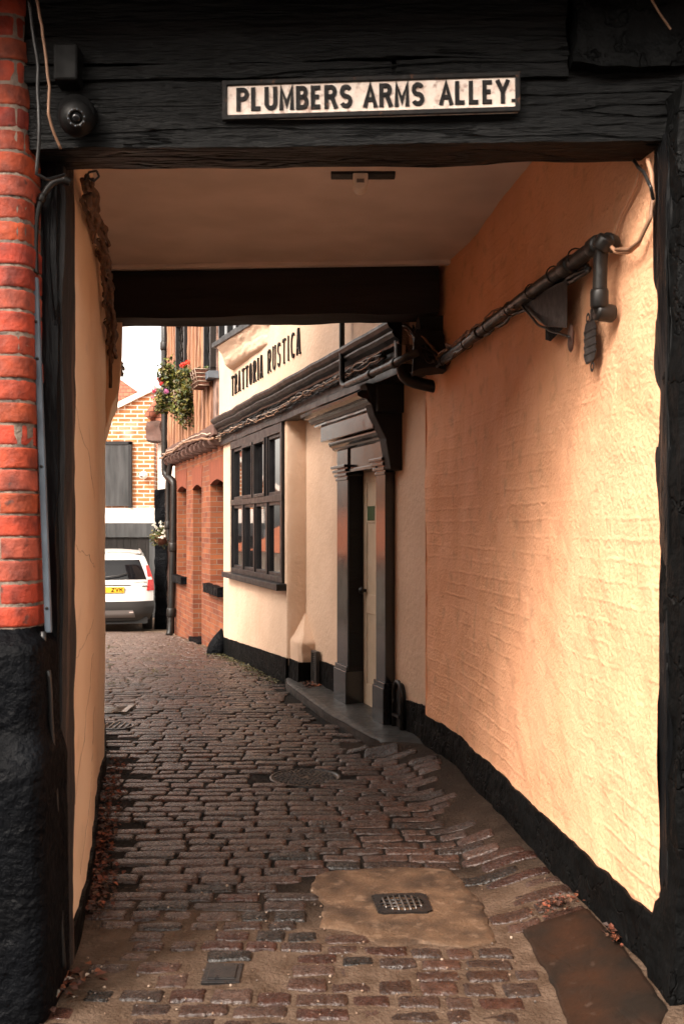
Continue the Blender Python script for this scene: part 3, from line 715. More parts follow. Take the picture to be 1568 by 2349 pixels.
# fascia and cornice mouldings
def mould(b, prof, u0, u1, back, n=1, wob=0):
    """profile (out, up) swept along the facade, closed to a back line"""
    P = prof + [(back, prof[-1][1]), (back, prof[0][1])]
    vs = []; m = len(P)
    for i in range(n+1):
        u = lerp(u0, u1, i/n); dz = wob*fbm((u*1.3, 0, 0), 1)
        vs += [(u, p[0] + dz, p[1] + dz) for p in P]
    fs = [tuple(range(m)), tuple(range((n+1)*m-1, n*m-1, -1))] + [(i*m+k, i*m+(k+1)%m, (i+1)*m+(k+1)%m, (i+1)*m+k) for i in range(n) for k in range(m)]
    b.add(vs, fs)
b = LB_(); mould(b, [(.045,2.645),(.045,2.70),(.030,2.705),(.030,2.835)], -.02, 6.62, -.1, 40, .006); b.build('fascia', M['gloss'], rs, bevel=.003)
b = LB_(); mould(b, [(.05,2.825),(.075,2.835),(.08,2.85),(.07,2.86),(.105,2.88),(.125,2.905),(.125,2.918),(.112,2.92),(.145,2.94),(.16,2.965),(.16,2.985),(.05,3.01)], -.06, 6.62, 0, 60, .008)
b.build('cornice', M['gloss'], rs)
b = LB_(); b.box(3.30, 6.55, -.30, .03, 2.652, 2.70); b.build('soffit', M['darkbeam'], rs)
# big window
wn = LB_(); z0, z1, zt = 1.02, 2.62, 1.88
wn.box(.62, 3.22, -.06, .030, z0-.005, z0+.055); wn.box(.62, 3.22, -.06, .034, zt-.035, zt+.035); wn.box(.62, 3.22, -.06, .034, 2.545, 2.642)
wn.box(.62, .70, -.06, .032, z0+.05, 2.55); wn.box(3.14, 3.22, -.06, .032, z0+.05, 2.55)
us = [.70 + i*(3.14-.70)/4 for i in range(5)]
for i in range(1, 4): wn.box(us[i]-.032, us[i]+.032, -.055, .027, z0+.05, zt-.035); wn.box(us[i]-.032, us[i]+.032, -.055, .027, zt+.035, 2.55)
wo_ = wn.build('window', M['gloss'], rs, bevel=.004)
for i in range(4):
    for (a, c_) in ((z0+.055, zt-.035), (zt+.035, 2.545)):
        x0, x1 = us[i]+.032*(i > 0), us[i+1]-.032*(i < 3); y0, y1 = (.044, -.02) if (c_ > 2 and i in (1, 2)) else (.012, -.03)
        s_ = LB_(); t_ = .036
        for (p, q, r_, s2) in ((x0,x1,a,a+t_),(x0,x1,c_-t_,c_),(x0,x0+t_,a+t_,c_-t_),(x1-t_,x1,a+t_,c_-t_)): s_.box(p+.001, q-.001, y1, y0, r_, s2)
        s_.build('sash', M['gloss'], wo_, bevel=.003)
        s_ = LB_(); tl = random.uniform(-.006, .006); s_.add([(x0+t_,y1+.012+tl,a+t_),(x1-t_,y1+.012-tl,a+t_),(x1-t_,y1+.012-tl,c_-t_),(x0+t_,y1+.012+tl,c_-t_),
            (x0+t_,y1+.006+tl,a+t_),(x1-t_,y1+.006-tl,a+t_),(x1-t_,y1+.006-tl,c_-t_),(x0+t_,y1+.006+tl,c_-t_)], [(0,1,2,3),(7,6,5,4),(0,4,5,1),(1,5,6,2),(2,6,7,3),(3,7,4,0)])
        s_.build('pane', M['glass'], wo_)
b = LB_(); b.box(.42, 3.30, -.02, .105, .945, 1.012); b.build('window_sill', M['gloss'], rs, bevel=.005)
# oriel above with curved corbel
zb = 3.80
on = lambda u: lerp(.31, .15, (u-.95)/1.85)
b = LB_(); b.prism([(.92,.05),(2.85,.05),(2.85,on(2.85)),(.92,on(.92)+.01)], 'z', zb-.045, zb+.015); ori = b.build('oriel_window', M['gloss'], rs, bevel=.006)
b = LB_(); b.prism([(.98,.05),(2.75,.05),(2.75,on(2.75)-.06),(.98,on(.98)-.06)], 'z', zb+.015, zb+.07); b.prism([(.92,.05),(2.85,.05),(2.85,on(2.85)),(.92,on(.92))], 'z', 4.9, 5.05)
for u_ in (1.0, 1.36, 1.72, 2.08, 2.44, 2.72): b.box(u_, u_+.05, on(u_)-.10, on(u_)-.05, zb+.07, 4.9)
b.prism([(1.0,on(1.0)-.10),(2.75,on(2.75)-.10),(2.75,on(2.75)-.05),(1.0,on(1.0)-.05)], 'z', 4.35, 4.40); b.build('frame', M['gloss'], ori)
b = LB_(); b.prism([(1.0,.06),(2.75,.06),(2.75,on(2.75)-.08),(1.0,on(1.0)-.08)], 'z', zb+.07, 4.9); b.build('pane', M['glass'], ori)
b = LB_(); b.smooth = True
def cor(a, v):
    d = min(a, 1-a); u_ = lerp(.98 - .12*(1-v), 2.76, a)
    n_ = .045 + (on(u_)-.06)*(v**.45) - .05*math.sin(v*math.pi)**2*v
    return (u_, .045 + (n_-.045)*sstep(0, .05, d)**.5 + .008*fbm((a*4,v*3,0),2), lerp(3.50, zb-.045, v))
b.grid(cor, 60, 20); b.build('corbel', M['rest'], rs)
# raised wall lettering
b = LB_()
GT = dict(G)
GT['T'] = (.44, [[(0,.90),(.06,1),(.40,1),(.46,.93)], [(.23,1),(.23,0)], [(.15,.0),(.31,.0)]])
GT['R'] = (.46, [[(0,0),(0,.97)], [(-.06,.80),(.10,1),(.25,1)]+arc(.22,.72,.20,.28,80,-100)+[(.06,.40)], [(.14,.42),(.24,.34),(.34,.08),(.48,.0)], [(-.08,0),(.08,0)]])
GT['A'] = (.46, [[(0,0),(.14,1.0),(.24,1.02),(.42,0)], [(.08,.28),(.36,.20)], [(.34,0),(.50,0)]])
GT['O'] = (.44, [arc(.22,.5,.22,.5,0,360,22)]); GT['C'] = (.40, [arc(.24,.5,.24,.5,50,310,16)])
GT['U'] = (.42, [[(-.05,1),(.05,1)], [(0,1),(0,.2)]+arc(.20,.2,.20,.2,180,360)+[(.40,1)]])
GT['S'] = (.38, [arc(.19,.76,.18,.24,20,270,12)+arc(.19,.26,.19,.26,90,-155,12)])
GT['I'] = (.10, [[(.05,0),(.05,1)], [(0,0),(.1,0)]])
e1, e2, e3 = Vector((1,0,0)), Vector((0,0,1)), Vector((0,1,0))
letters(b, 'TRATTORIA', Vector((.87,.052,3.185)), e1, e2, e3, .245, .0135, .022, gap=.46, total=1.66, glyphs=GT); b.build('lettering', M['signblack'], rs); b = LB_()
letters(b, 'RUSTICA', Vector((2.78,.052,3.19)), e1, e2, e3, .245, .0135, .022, gap=.44, total=1.27, glyphs=GT); b.build('lettering', M['signblack'], rs)

# door surround: pilasters, entablature, canopy
ds = LB_()
ds.box(4.60, 4.68, -.19, -.105, .08, 2.30)
def pil(u0, u1):
    b = LB_(); b.box(u0, u1, -.25, -.11, .40, 2.0); b.box(u0-.02, u1+.02, -.25, -.085, .03, .36); b.box(u0-.012, u1+.012, -.25, -.095, .36, .40)
    for i, (e, z) in enumerate(((.010,1.985),(.022,2.02),(.034,2.055),(.046,2.09))): b.box(u0-e, u1+e, -.25, -.11+e, z, z+.024)
    b.box(u0, u1, -.25, -.11, 2.0, 2.25); return b.build('pilaster', M['glossdoor'], rs, bevel=.004)
pil(4.62, 4.92); pil(5.63, 5.84)
b = LB_(); b.box(4.90, 5.65, -.27, -.125, 2.06, 2.25); b.box(4.90, 5.65, -.26, -.10, 2.045, 2.075); b.build('door_head', M['glossdoor'], rs, bevel=.004)
b = LB_(); mould(b, [(-.11,2.25),(-.09,2.26),(-.085,2.275),(-.06,2.29),(-.05,2.31),(-.05,2.325)], 4.56, 5.90, -.25); b.build('architrave', M['glossdoor'], rs)
b = LB_(); b.box(4.49, 5.87, -.25, .0, 2.335, 2.47); b.build('frieze', M['glossdoor'], rs, bevel=.004)
b = LB_(); mould(b, [(.0,2.470),(.03,2.474),(.03,2.490),(.05,2.496),(.075,2.515),(.085,2.535),(.12,2.540),(.155,2.556),(.16,2.580),(.12,2.60)], 4.38, 5.98, -.25, 30, .006); b.build('canopy_cornice', M['glossdoor'], rs)
b = LB_(); b.prism([(-.30,2.0),(-.10,2.02),(-.06,2.25),(.03,2.42),(.10,2.655),(-.30,2.655)], 'x', 5.845, 5.99); b.box(5.86, 6.03, -.30, .02, 2.44, 2.655); b.build('canopy_bracket', M['darkbeam'], rs, bevel=.01)
# door
d = LB_(); d.box(4.90, 5.65, -.30, -.255, .075, 2.06); d.box(4.93, 5.02, -.257, -.247, .085, 2.05); d.box(5.54, 5.63, -.257, -.247, .085, 2.05)
d.box(5.235, 5.315, -.257, -.247, .085, 2.05)
for (a, c_) in ((.085,.27),(.86,1.02),(1.62,1.74),(1.96,2.05)):
    d.box(5.02, 5.235, -.257, -.247, a, c_); d.box(5.315, 5.54, -.257, -.247, a, c_)
dr = d.build('door', M['door'], rs, bevel=.004)
b = LB_(); b.lathe((5.00,-.247,1.05), [(.012,0),(.012,.02),(.03,.03),(.032,.045),(.02,.06),(.002,.064)], 14, (0,1,0)); b.build('handle', M['blackmetal'], dr)
b = LB_(); b.box(5.05, 5.22, -.246, -.243, 1.64, 1.76); nt_ = b.build('notice', M['green'], dr)
b = LB_(); b.box(4.921, 4.935, -.30, -.115, .08, 2.05); b.build('door_reveal', M['darkbeam'], rs)
b = LB_(); b.box(4.92, 5.63, -.30, -.10, .04, .085); b.build('threshold', M['pave'], rs, bevel=.006)
# interior dark behind the window glass with a few pale things on the sill
# ventilation grille and boot scraper niche
vg = empty('air_vent', W(3.80, -.16, .08), 'dark slatted iron air vent standing above the leaf pile beside the door', 'vent')
b = LB_(); 
for (x0,x1,z0_,z1_) in ((3.72,3.745,.085,.40),(3.865,3.89,.085,.40),(3.745,3.865,.085,.11),(3.745,3.865,.375,.40)): b.box(x0, x1, -.17, -.13, z0_, z1_)
b.build('frame', M['vent'], vg, bevel=.003)
for i in range(13):
    b = LB_(); b.box(3.746, 3.864, -.165, -.140, .118+i*.0195, .128+i*.0195); b.build('slat', M['vent'], vg)
b = LB_(); b.box(3.745, 3.865, -.172, -.166, .11, .375); b.build('backing', M['darkbeam'], vg)
bs = empty('boot_scraper', W(5.99, -.16, .05), 'black arched iron boot scraper niche beside the restaurant door', 'boot scraper')
b = LB_(); 
def archpts(cx, w_, h_): return [(cx-w_, .04)] + [(cx + w_*math.cos(R(a)), h_-w_*1.25 + w_*1.25*math.sin(R(a))) for a in range(180, -1, -15)] + [(cx+w_, .04)]
pts = archpts(5.99, .085, .43); b.tube([(p[0], -.155, p[1]) for p in pts], .017, 6); b.build('arch', M['blackmetal'], bs)
b = LB_(); pts = archpts(5.99, .08, .42); b.prism([(p[0], p[1]) for p in pts], 'y', -.19, -.166); b.build('backing', M['darkbeam'], bs)
b = LB_(); b.box(5.92, 6.06, -.16, -.13, .17, .19); b.tube([(5.92,-.145,.19),(5.92,-.14,.26),(5.94,-.14,.29)], .008, 5); b.build('blade', M['blackmetal'], bs)

# ------------------------------------------------------------------ timber framed brick house
bh = empty('jettied_house', W(-2.3, 0, -.2), 'orange brick house with jettied timber framed upper floor beyond the restaurant', 'house')
b = LB_(); b.holes(-4.62, -.005, -.9, 2.75, -.03, -.36, [(-4.26,-3.31,.76,2.25),(-2.65,-1.85,-.16,2.22),(-1.12,-.13,.78,2.23)]); b.build('wall', M['brick'], bh)
b = LB_(); b.box(-4.6, -.01, -4, -.5, -.9, 2.8); b.add([(-4.62,-.03,-.9),(-4.62,-4,-.9),(-4.62,-4,2.75),(-4.62,-.03,2.75)], [(0,1,2,3)]); b.build('side_wall', M['brick'], bh)
for (u0, u1, zz) in ((-4.26,-3.31,2.25),(-2.65,-1.85,2.22),(-1.12,-.13,2.23)):
    b = LB_(); n = 12; e = .10; m = (u0+u1)/2
    lo = [(lerp(u0, u1, i/n), zz - .005 + .05*math.sin(math.pi*i/n)) for i in range(n+1)]
    # the brick arch closes the top of the opening below the square head
    P = [(u0-.001, zz-.06)] + [(lerp(u0, u1, i/n), zz - .06 + .062*math.sin(math.pi*i/n)) for i in range(1, n)] + [(u1+.001, zz-.06), (u1+e, zz+.27), (u0-e, zz+.27)]
    b.prism(P, 'y', -.12, -.022); b.build('arch', M['brickarch'], bh)
for (u0, u1, z0, z1) in ((-4.26,-3.31,.76,2.25),(-1.12,-.13,.78,2.23)):
    b = LB_(); t_ = .06
    for (p, q, r_, s2) in ((u0,u1,z0,z0+t_),(u0,u1,z1-t_,z1),(u0,u0+t_,z0,z1),(u1-t_,u1,z0,z1),(u0,u1,(z0+z1)/2-.03,(z0+z1)/2+.03),((u0+u1)/2-.02,(u0+u1)/2+.02,z0,z1)): b.box(p, q, -.30, -.22, r_, s2)
    wi = b.build('window', M['gloss'], bh); b = LB_(); b.box(u0+.03, u1-.03, -.27, -.262, z0+.03, z1-.03); b.build('pane', M['glass'], wi)
    b = LB_(); b.rbox(u0-.06, u1+.05, -.24, .07, z0-.125, z0-.003, .04, .010, 7); b.build('window_sill', M['guard'], bh, smooth=True)
b = LB_(); b.box(-2.65, -1.85, -.30, -.24, -.2, 2.22); dd = b.build('door', M['shutter'], bh)
b = LB_(); b.rbox(-2.70, -1.84, -.25, .03, -.30, -.145, .05, .008, 6); b.build('step', M['guard'], bh, smooth=True)
# jetty: bressummer, joist ends, studs
b = LB_(); b.rbox(-4.86, -.05, -.1, .13, 2.80, 2.93, .05, .022, 4, (.6,1,1)); b.build('jetty_beam', M['darkoak'], bh, smooth=True)
for i in range(12):
    u = -4.62 + i*.395; b = LB_(); w_ = .10; zc = 2.735 + random.uniform(-.008,.008)
    P = [(-.05, zc+.075)] + [(.08 + .085*math.cos(R(a)), zc - .005 + .08*math.sin(R(a))) for a in range(75, -91, -15)] + [(-.05, zc-.085)]
    b.prism(P, 'x', u, u+w_*random.uniform(1.0,1.25)); b.build('joist', M['darkoak'], bh, bevel=.012)
b = LB_(); wins = [(-3.24,-2.30,4.05,5.4), (-.62,-.06,3.66,5.3)]
b.holes(-4.84, -.03, 2.9, 6.2, .085, -.1, wins); b.build('upper_wall', M['infill'], bh)
b = LB_(); b.box(-4.83, -.04, -3.9, -.2, 2.85, 6.15); b.build('upper_side_wall', M['rest'], bh)
b = LB_(); b.prism([(.6,6.2),(-1.9,7.8),(-4.4,6.2)], 'x', -4.95, -.1); b.build('roof', M['tile'], bh)
u = -4.82; i = 0
while u < -.20:
    w_ = random.uniform(.10, .16); inw = [q for q in wins if u+w_ > q[0] and u < q[1]]
    top = inw[0][2]-.05 if inw else 6.18
    b = LB_(); ph = random.uniform(0, 9)
    b.rbox(u, u+w_, .03, .118, 2.915, top, .05, .014, 5, (1,1,.5), lambda p: (p[0] + .03*fbm((ph,0,p[2]), .6, 2), p[1], p[2]))
    b.build('stud', M['timber'], bh, smooth=True); u += w_ + random.uniform(.15, .22)
def leaded(u0, u1, z0, z1, n0):
    b = LB_(); t_ = .07
    for (p, q, r_, s2) in ((u0,u1,z0-.05,z0+.03),(u0,u1,z1-t_,z1),(u0,u0+t_,z0,z1),(u1-t_,u1,z0,z1),(u0,u1,z0+.75,z0+.80)): b.box(p, q, n0-.06, n0+.06, r_, s2)
    wi = b.build('window', M['gloss'], bh); b = LB_(); b.box(u0+.05, u1-.05, n0-.012, n0-.004, z0, z1-.02); b.build('pane', M['glass'], wi)
    b = LB_(); k = 5; d = (u1-u0-.14)/k*2
    a = u0+.07
    zz = z0 - 2
    while zz < z1:
        for s_ in (1, -1):
            x0, x1 = (a, u1-.07) if s_ > 0 else (u1-.07, a); za, zb_ = zz, zz + (u1-u0-.14)*1.6
            lo = max(za, z0); hi = min(zb_, z1)
            if hi > lo + .03:
                f0, f1 = (lo-za)/(zb_-za), (hi-za)/(zb_-za); b.tube([(lerp(x0,x1,f0), n0+.004, lo), (lerp(x0,x1,f1), n0+.004, hi)], .007, 4)
        zz += .28
    b.build('lead_bars', M['blackmetal'], wi)
leaded(-3.24, -2.30, 4.05, 5.4, .10); leaded(-.62, -.06, 3.66, 5.3, .10)
b = LB_(); b.rbox(-.52, .0, .06, .20, 3.54, 3.63, .05, .012, 5); b.build('window_sill', M['grey'], bh, smooth=True)
b = LB_(); b.box(-3.3, -2.24, .06, .20, 3.94, 4.0); b.build('window_sill', M['gloss'], bh)

def wobble(P, n, amp, sc):
    P = [Vector(p) for p in P]; out = []
    seg = [0]
    for a, c_ in zip(P, P[1:]): seg.append(seg[-1] + (c_-a).length)
    for i in range(n+1):
        d = seg[-1]*i/n
        for j in range(len(P)-1):
            if d <= seg[j+1]+1e-9: q = P[j].lerp(P[j+1], (d-seg[j])/max(1e-6, seg[j+1]-seg[j])); break
        out.append(q + Vector((fbm(q+Vector((amp*99,0,0)), sc), fbm(q+Vector((0,amp*77,3)), sc), fbm(q+Vector((5,3,amp*50)), sc)))*amp)
    return out
def smoothpath(P, it=2):
    P = [Vector(p) for p in P]
    for _ in range(it):
        Q = [P[0]]
        for a, b_ in zip(P, P[1:]): Q += [a.lerp(b_, .25), a.lerp(b_, .75)]
        Q.append(P[-1]); P = Q
    return P
# cables along the jetty and the cornice
for nm, P, r, m_, lab in (('cable', [W(-4.9,.16,2.86), W(-3.5,.19,2.83), W(-2,.19,2.87), W(-.8,.2,2.84), W(-.02,.15,2.80)], .012, 'cablepale', 'pale cable sagging along the jetty beam of the timber framed house'),
                     ('cable', [W(-4.8,.2,2.78), W(-3.5,.22,2.78), W(-2,.22,2.82), W(-.9,.22,2.78), W(0,.12,2.74)], .018, 'cablebrown', 'thicker brown cable just under the pale one on the jetty')):
    b = LB_(); b.M = Matrix.Identity(4); b.tube(wobble(P, 60, .03, 2.2), r, 6); tag(b.build(nm, M[m_]), lab, 'cable')
cbm = empty('cable_bundle', W(3, .1, 2.78), 'tangled bundle of black cables clipped under the restaurant cornice', 'cable bundle')
for i, (dn, dz, r, m_) in enumerate(((.06,.0,.013,'cableblack'),(.085,.015,.009,'cableblack'),(.07,.03,.011,'cableblack'),(.095,-.01,.007,'cablebrown'),(.10,.01,.005,'cablepale'))):
    b = MB(); b.tube(wobble([W(0,.0+dn,2.755+dz), W(1.5,dn,2.76+dz), W(3.2,dn,2.75+dz), W(4.6,dn+.01,2.775+dz), W(6.3,dn,2.80+dz)], 130, .020+.004*i, 2.4+i*.4), r, 6); b.build('cable', M[m_], cbm)
for i in range(34):
    u = .3 + i*.18 + random.uniform(-.04,.04); c0 = W(u, .085, 2.775)
    b = MB(); b.tube([c0 + NV_*.035*math.cos(a) + Vector((0,0,.035*math.sin(a))) + T*.012*math.sin(a*1.7+i) for a in [k*.7 for k in range(9)]], .004, 4); b.build('cable_tie', M['cableblack'], cbm)
# iron pipes on the restaurant wall
def pipe(name, lab, P, r, m_, cuffs=(), parent=None, cat='pipe'):
    e = empty(name, Vector(P[-1]), lab, cat)
    b = MB(); b.tube(P, r, 12); b.build('pipe', M[m_], e, smooth=True)
    for (i, l) in cuffs:
        a = Vector(P[i]); d = (Vector(P[min(i+1, len(P)-1)]) - Vector(P[i-1 if i else 0])).normalized()
        b = MB(); b.tube([a-d*l*.5, a-d*l*.35, a+d*l*.35, a+d*l*.5], [r*1.15, r*1.3, r*1.3, r*1.15], 12); b.build('collar', M[m_], e)
    return e
def tpl(px, py, n):   # a survey point lying on the facade plane at distance n outwards
    k = (px-CX)/F; # X = k*Y on plane
    p0 = O + NV_*n; Y = (NV_.dot(p0)) / (NV_.x*k + NV_.y); return Vector((k*Y, Y, EYE + (HY-py)/F*Y))
a, b_ = tpl(784, 650, .13), tpl(784, 866, .13)
pipe('overflow_pipe', 'thin black vertical overflow pipe in front of the restaurant wall', smoothpath([a, b_, tpl(785, 884, .13), tpl(795, 884, .13), tpl(840,866,.13)], 1), .022, 'blackmetal', ((1,.05),))
pipe('waste_pipe', 'bare brown metal pipe running under the restaurant cornice', [tpl(797, 882, .15), tpl(850, 858, .15), tpl(905, 833, .15), tpl(960,806,.15)], .026, 'blackmetal', ((1,.06),(2,.07)))
P = smoothpath([at(912,690,6.85), at(916,760,6.85), at(920,845,6.82), at(930,872,6.80), at(990,886,6.72), at(1010,890,6.72)], 2)
pipe('soil_pipe', 'thick black soil pipe bending right towards the passage wall', P, .042, 'blackmetal', ((3,.09),))
# downpipes at the end of the jettied house
P = smoothpath([at(378,700,17.5), at(378,1075,17.5), at(380,1090,17.5), at(398,1104,17.3), at(399,1120,17.3), at(396,1300,17.3), at(392,1440,17.3), at(388,1458,17.25)], 1)
pipe('downpipe', 'tall black cast iron downpipe with a swan neck at the brick house corner', P, .062, 'blackmetal', ((1,.16),(10,.16),(12,.16)), cat='downpipe')
P = smoothpath([at(396,1050,17.35), at(388,1075,17.4), at(385,1130,17.45), at(386,1230,17.4), at(390,1240,17.4)], 1)
pipe('downpipe', 'second black pipe joining the downpipe low on the brick house corner', P, .05, 'blackmetal', ((6,.14),), cat='downpipe')

# ------------------------------------------------------------------ flowers
GC = [(.13,.12,.018),(.07,.085,.012),(.045,.06,.010),(.11,.10,.015),(.15,.12,.02),(.025,.035,.008),(.09,.06,.015)]
def bunch(name, c, rad, n, size, cols, parent, frame=None, drop=0, mat_='foliage', clumps=14):
    b = MB(); cl = []
    for i in range(clumps):
        a = random.uniform(0, 6.28); e = random.uniform(-1, 1); rr = random.uniform(.45, .95)
        d = Vector((math.cos(a)*math.sqrt(1-e*e), math.sin(a)*math.sqrt(1-e*e), e))*rr; cl.append(d)
    for i in range(n):
        d = random.choice(cl) + Vector((random.gauss(0,.20), random.gauss(0,.20), random.gauss(0,.20)))
        p = Vector(c) + Vector((d.x*rad[0], d.y*rad[1], d.z*rad[2] - drop*random.random()**3))
        q = Vector(random.choice(cols))*random.uniform(.6, 1.5)
        nrm = Vector((d.x*.6, d.y*.6, .6)) + Vector((random.gauss(0,.6), random.gauss(0,.6), random.gauss(0,.5)))
        b.leaf(p, size*random.uniform(.6, 1.3), tuple(q), nrm)
    return b.build(name, M[mat_], parent)
def flower(c, r, col, parent, n=26):
    b = MB()
    for i in range(n):
        d = Vector((random.gauss(0,1), random.gauss(0,1), random.gauss(0,.8))).normalized()
        b.leaf(Vector(c)+d*r*random.uniform(.5,1), r*.9, tuple(Vector(col)*random.uniform(.7,1.2)), d)
    return b.build('flower', M['petal'], parent)
def trough(loc, lab, half, h, fol, flw, lower=0):
    e = empty('hanging_planter', loc, lab, 'planter', 'flower planters on the timber framed house'); L = Vector(loc)
    b = MB(); bars = MB()
    pr = lambda t: (.13 - .05*t)
    def P_(s, q, t): return L + T*(half*s*(1-.12*t)) + NV_*(.0 + q*pr(t)) + Vector((0,0,-h*t))
    b.grid(lambda u, v: P_(lerp(-1,1,u), 1, v)-NV_*.012, 6, 3); b.grid(lambda u, v: P_(lerp(-1,1,u), -1, v)+NV_*.012, 6, 3)
    for s in (-1, 1): b.grid(lambda u, v: P_(s*.98, lerp(-1,1,u)*.9, v), 3, 3)
    b.grid(lambda u, v: P_(lerp(-1,1,u), lerp(-1,1,v)*.9, .98), 3, 3); b.build('liner', M['coir'], e)
    for t in (0, .25, .5, .75, 1): bars.tube([P_(-1,-1,t), P_(-1,1,t), P_(1,1,t), P_(1,-1,t)], .008, 4)
    for s in (-1, -.33, .33, 1): bars.tube([P_(s,1,0), P_(s,1,1)], .007, 4)
    bars.build('rack', M['wire'], e)
    for f in fol: bunch('foliage', f[0], f[1], f[2], f[3], GC, e, drop=f[4])
    for f in flw: flower(f[0], f[1], f[2], e)
    return e
c1 = at(455, 862, 13.55); 
trough(at(461, 853, 13.5), 'wire planter with brown liner and geraniums under the grey sill', .26, .21,
   [(at(432,862,13.7), (.13,.22,.12), 420, .05, .04), (at(470,846,13.6), (.10,.10,.05), 90, .04, 0)],
   [(at(430,832,13.9), .040, (.75,.06,.02)), (at(418,838,14.0), .038, (.75,.05,.03)), (at(423,835,14.0), .03, (.7,.05,.03))])
trough(at(408, 905, 15.4), 'trailing flower planter overflowing below the leaded window', .45, .2,
   [(at(405,890,15.3), (.26,.38,.36), 2600, .07, .10), (at(378,912,15.5), (.17,.25,.20), 700, .06, .1), (at(432,905,14.85), (.17,.24,.22), 1100, .065, .35), (at(428,868,15.2),(.15,.2,.18),500,.06,0)],
   [(at(372,880,15.3), .05, (.7,.05,.05)), (at(356,897,15.3), .045, (.65,.06,.12)), (at(352,912,15.3), .035, (.75,.08,.15)), (at(382,898,15.1), .04, (.62,.20,.42)), (at(430,924,15.0), .035, (.75,.35,.5)), (at(429,955,15.0), .03, (.62,.2,.42)), (at(365,870,15.3), .04, (.75,.1,.1))])
hb = empty('hanging_basket', at(368,1245,18.2), 'hanging basket of white flowers by the downpipes', 'hanging basket')
b = MB(); b.lathe(at(370,1248,18.2), [(.03,-.02),(.11,.03),(.15,.1),(.16,.16)], 16); b.build('basket', M['coir'], hb)
bunch('foliage', at(369,1222,18.2), (.19,.16,.16), 700, .05, GC, hb, drop=.14)
for i in range(26):
    flower(at(random.uniform(350,388), random.uniform(1196,1236), 18.2+random.uniform(-.2,-.05)), .028, (.85,.82,.72), hb, 12)

# guard stone at the corner of the restaurant
b = MB(); c0 = W(-.02, .09, -.10)
def gs(u, v):
    a = u*2*math.pi; r = [.13,.135,.12,.095,.05,.0][min(5, int(v*5))]; r = lerp(r, [.13,.135,.12,.095,.05,.0][min(5, int(v*5)+1)], v*5 % 1 if v < 1 else 0)
    p = Vector((math.cos(a)*r, math.sin(a)*r, v*.33)); p += c0 + NV_*(-.05*v) ; return p + Vector((1,1,1))*.025*fbm(p, 6)
b.grid(gs, 28, 20); tag(b.build('guard_stone', M['guard'], smooth=True), 'black painted rough guard stone at the restaurant corner', 'guard stone')

# ------------------------------------------------------------------ far yard: gabled brick building, cottage, car
gb = empty('gabled_building', (-6.5, 25, -.7), 'orange brick gabled outbuilding above black garage doors at the alley end', 'building')
zg = lambda x: 4.93 - .49*(-4.83-x) 
b = MB(); b.prism([(-9.5,2.04),(-4.72,2.04),(-4.72,4.86),(-4.83,4.93),(-9.5,zg(-9.5))], 'y', 25, 25.4); b.build('gable_wall', M['brickfar'], gb)
b = MB(); b.box(-9.5, -4.70, 24.97, 25.4, 1.66, 2.04); b.build('lintel_band', M['white'], gb)
b = MB(); b.prism([(-9.7,zg(-9.7)-.02),(-4.70,4.98),(-4.70,5.12),(-9.7,zg(-9.7)+.12)], 'y', 24.9, 25.5); b.build('coping', M['white'], gb)
b = MB(); b.box(-9.5, -4.72, 25.5, 29, 1.0, 3.0); b.build('side_wall', M['brickfar'], gb)
b = MB(); b.box(-9.5, -4.72, 24.96, 25.3, 1.30, 1.66); b.box(-4.82, -4.68, 24.95, 25.3, -.9, 1.66); b.box(-9.5,-9.3,24.95,25.3,-.9,1.3); b.build('door_frame', M['shutter'], gb)
gd = MB(); x = -9.3
while x < -4.83: gd.box(x, x+.175, 25.02, 25.08, -.9, 1.30); x += .182
gdo = gd.build('garage_door', mat('black_boards', (.007,.0065,.006), (.016,.014,.013), 3, .7, 0, .3, 20, .006, stretch=(3,3,.4), spec=.2), gb)
b = MB(); b.box(-5.95, -5.30, 24.9, 24.97, 2.08, 3.62); sh = b.build('shutter', M['shutter'], gb)
b = MB(); b.box(-5.33, -5.25, 24.88, 24.99, 2.04, 3.68); b.box(-5.95, -5.25, 24.88, 24.99, 3.62, 3.70); b.build('frame', M['gloss'], sh)
bh2 = empty('tiled_house', (-8, 30, 0), 'house with a red tiled roof slope rising behind the brick gable', 'house')
b = MB(); b.add([(-12,30,8.2),(-6.75,30,6.05),(-5.1,30,4.85),(-5.1,34,4.85),(-12,30,2),( -12,34,8.2),(-5.1,30,2),(-12,34,2),(-5.1,34,2)], [(0,1,2,6,4),(0,5,3,2,1),(2,3,8,6),(0,4,7,5)])
b.build('roof', M['tile'], bh2)
b = MB(); b.box(-12, -5.0, 30.1, 34, -1, 4.0); b.build('wall', M['brickfar'], bh2)
cw = at(330, 1090, 24.9); sc_ = empty('wall_camera', cw, 'small white round camera on the orange brick gable', 'security camera')
b = MB(); b.lathe(cw, [(.10,.0),(.10,-.03),(.0,-.03)], 16, (0,1,0)); b.build('base', M['lampwhite'], sc_)
b = MB(); b.lathe(cw+Vector((0,-.03,0)), [(.075,0),(.09,-.06),(.075,-.12),(.04,-.13)], 16, (0.2,1,0.2)); b.build('housing', M['lampwhite'], sc_)
b = MB(); b.lathe(cw+Vector((-.02,-.16,-.03)), [(.035,0),(.035,-.015),(.0,-.016)], 12, (0.2,1,0.2)); b.build('lens', M['glass'], sc_)
ct = empty('white_cottage', (-3.3, 20.9, -.6), 'narrow white cottage with black stone pier between garage and downpipe', 'cottage')
b = MB(); b.box(-3.86, -1.5, 20.9, 24.8, -.9, 3.9); b.build('wall', M['white'], ct)
b = MB(); b.rbox(-3.91, -3.66, 20.80, 21.1, -.9, 2.35, .05, .03, 4); b.build('pier', M['guard'], ct, smooth=True)
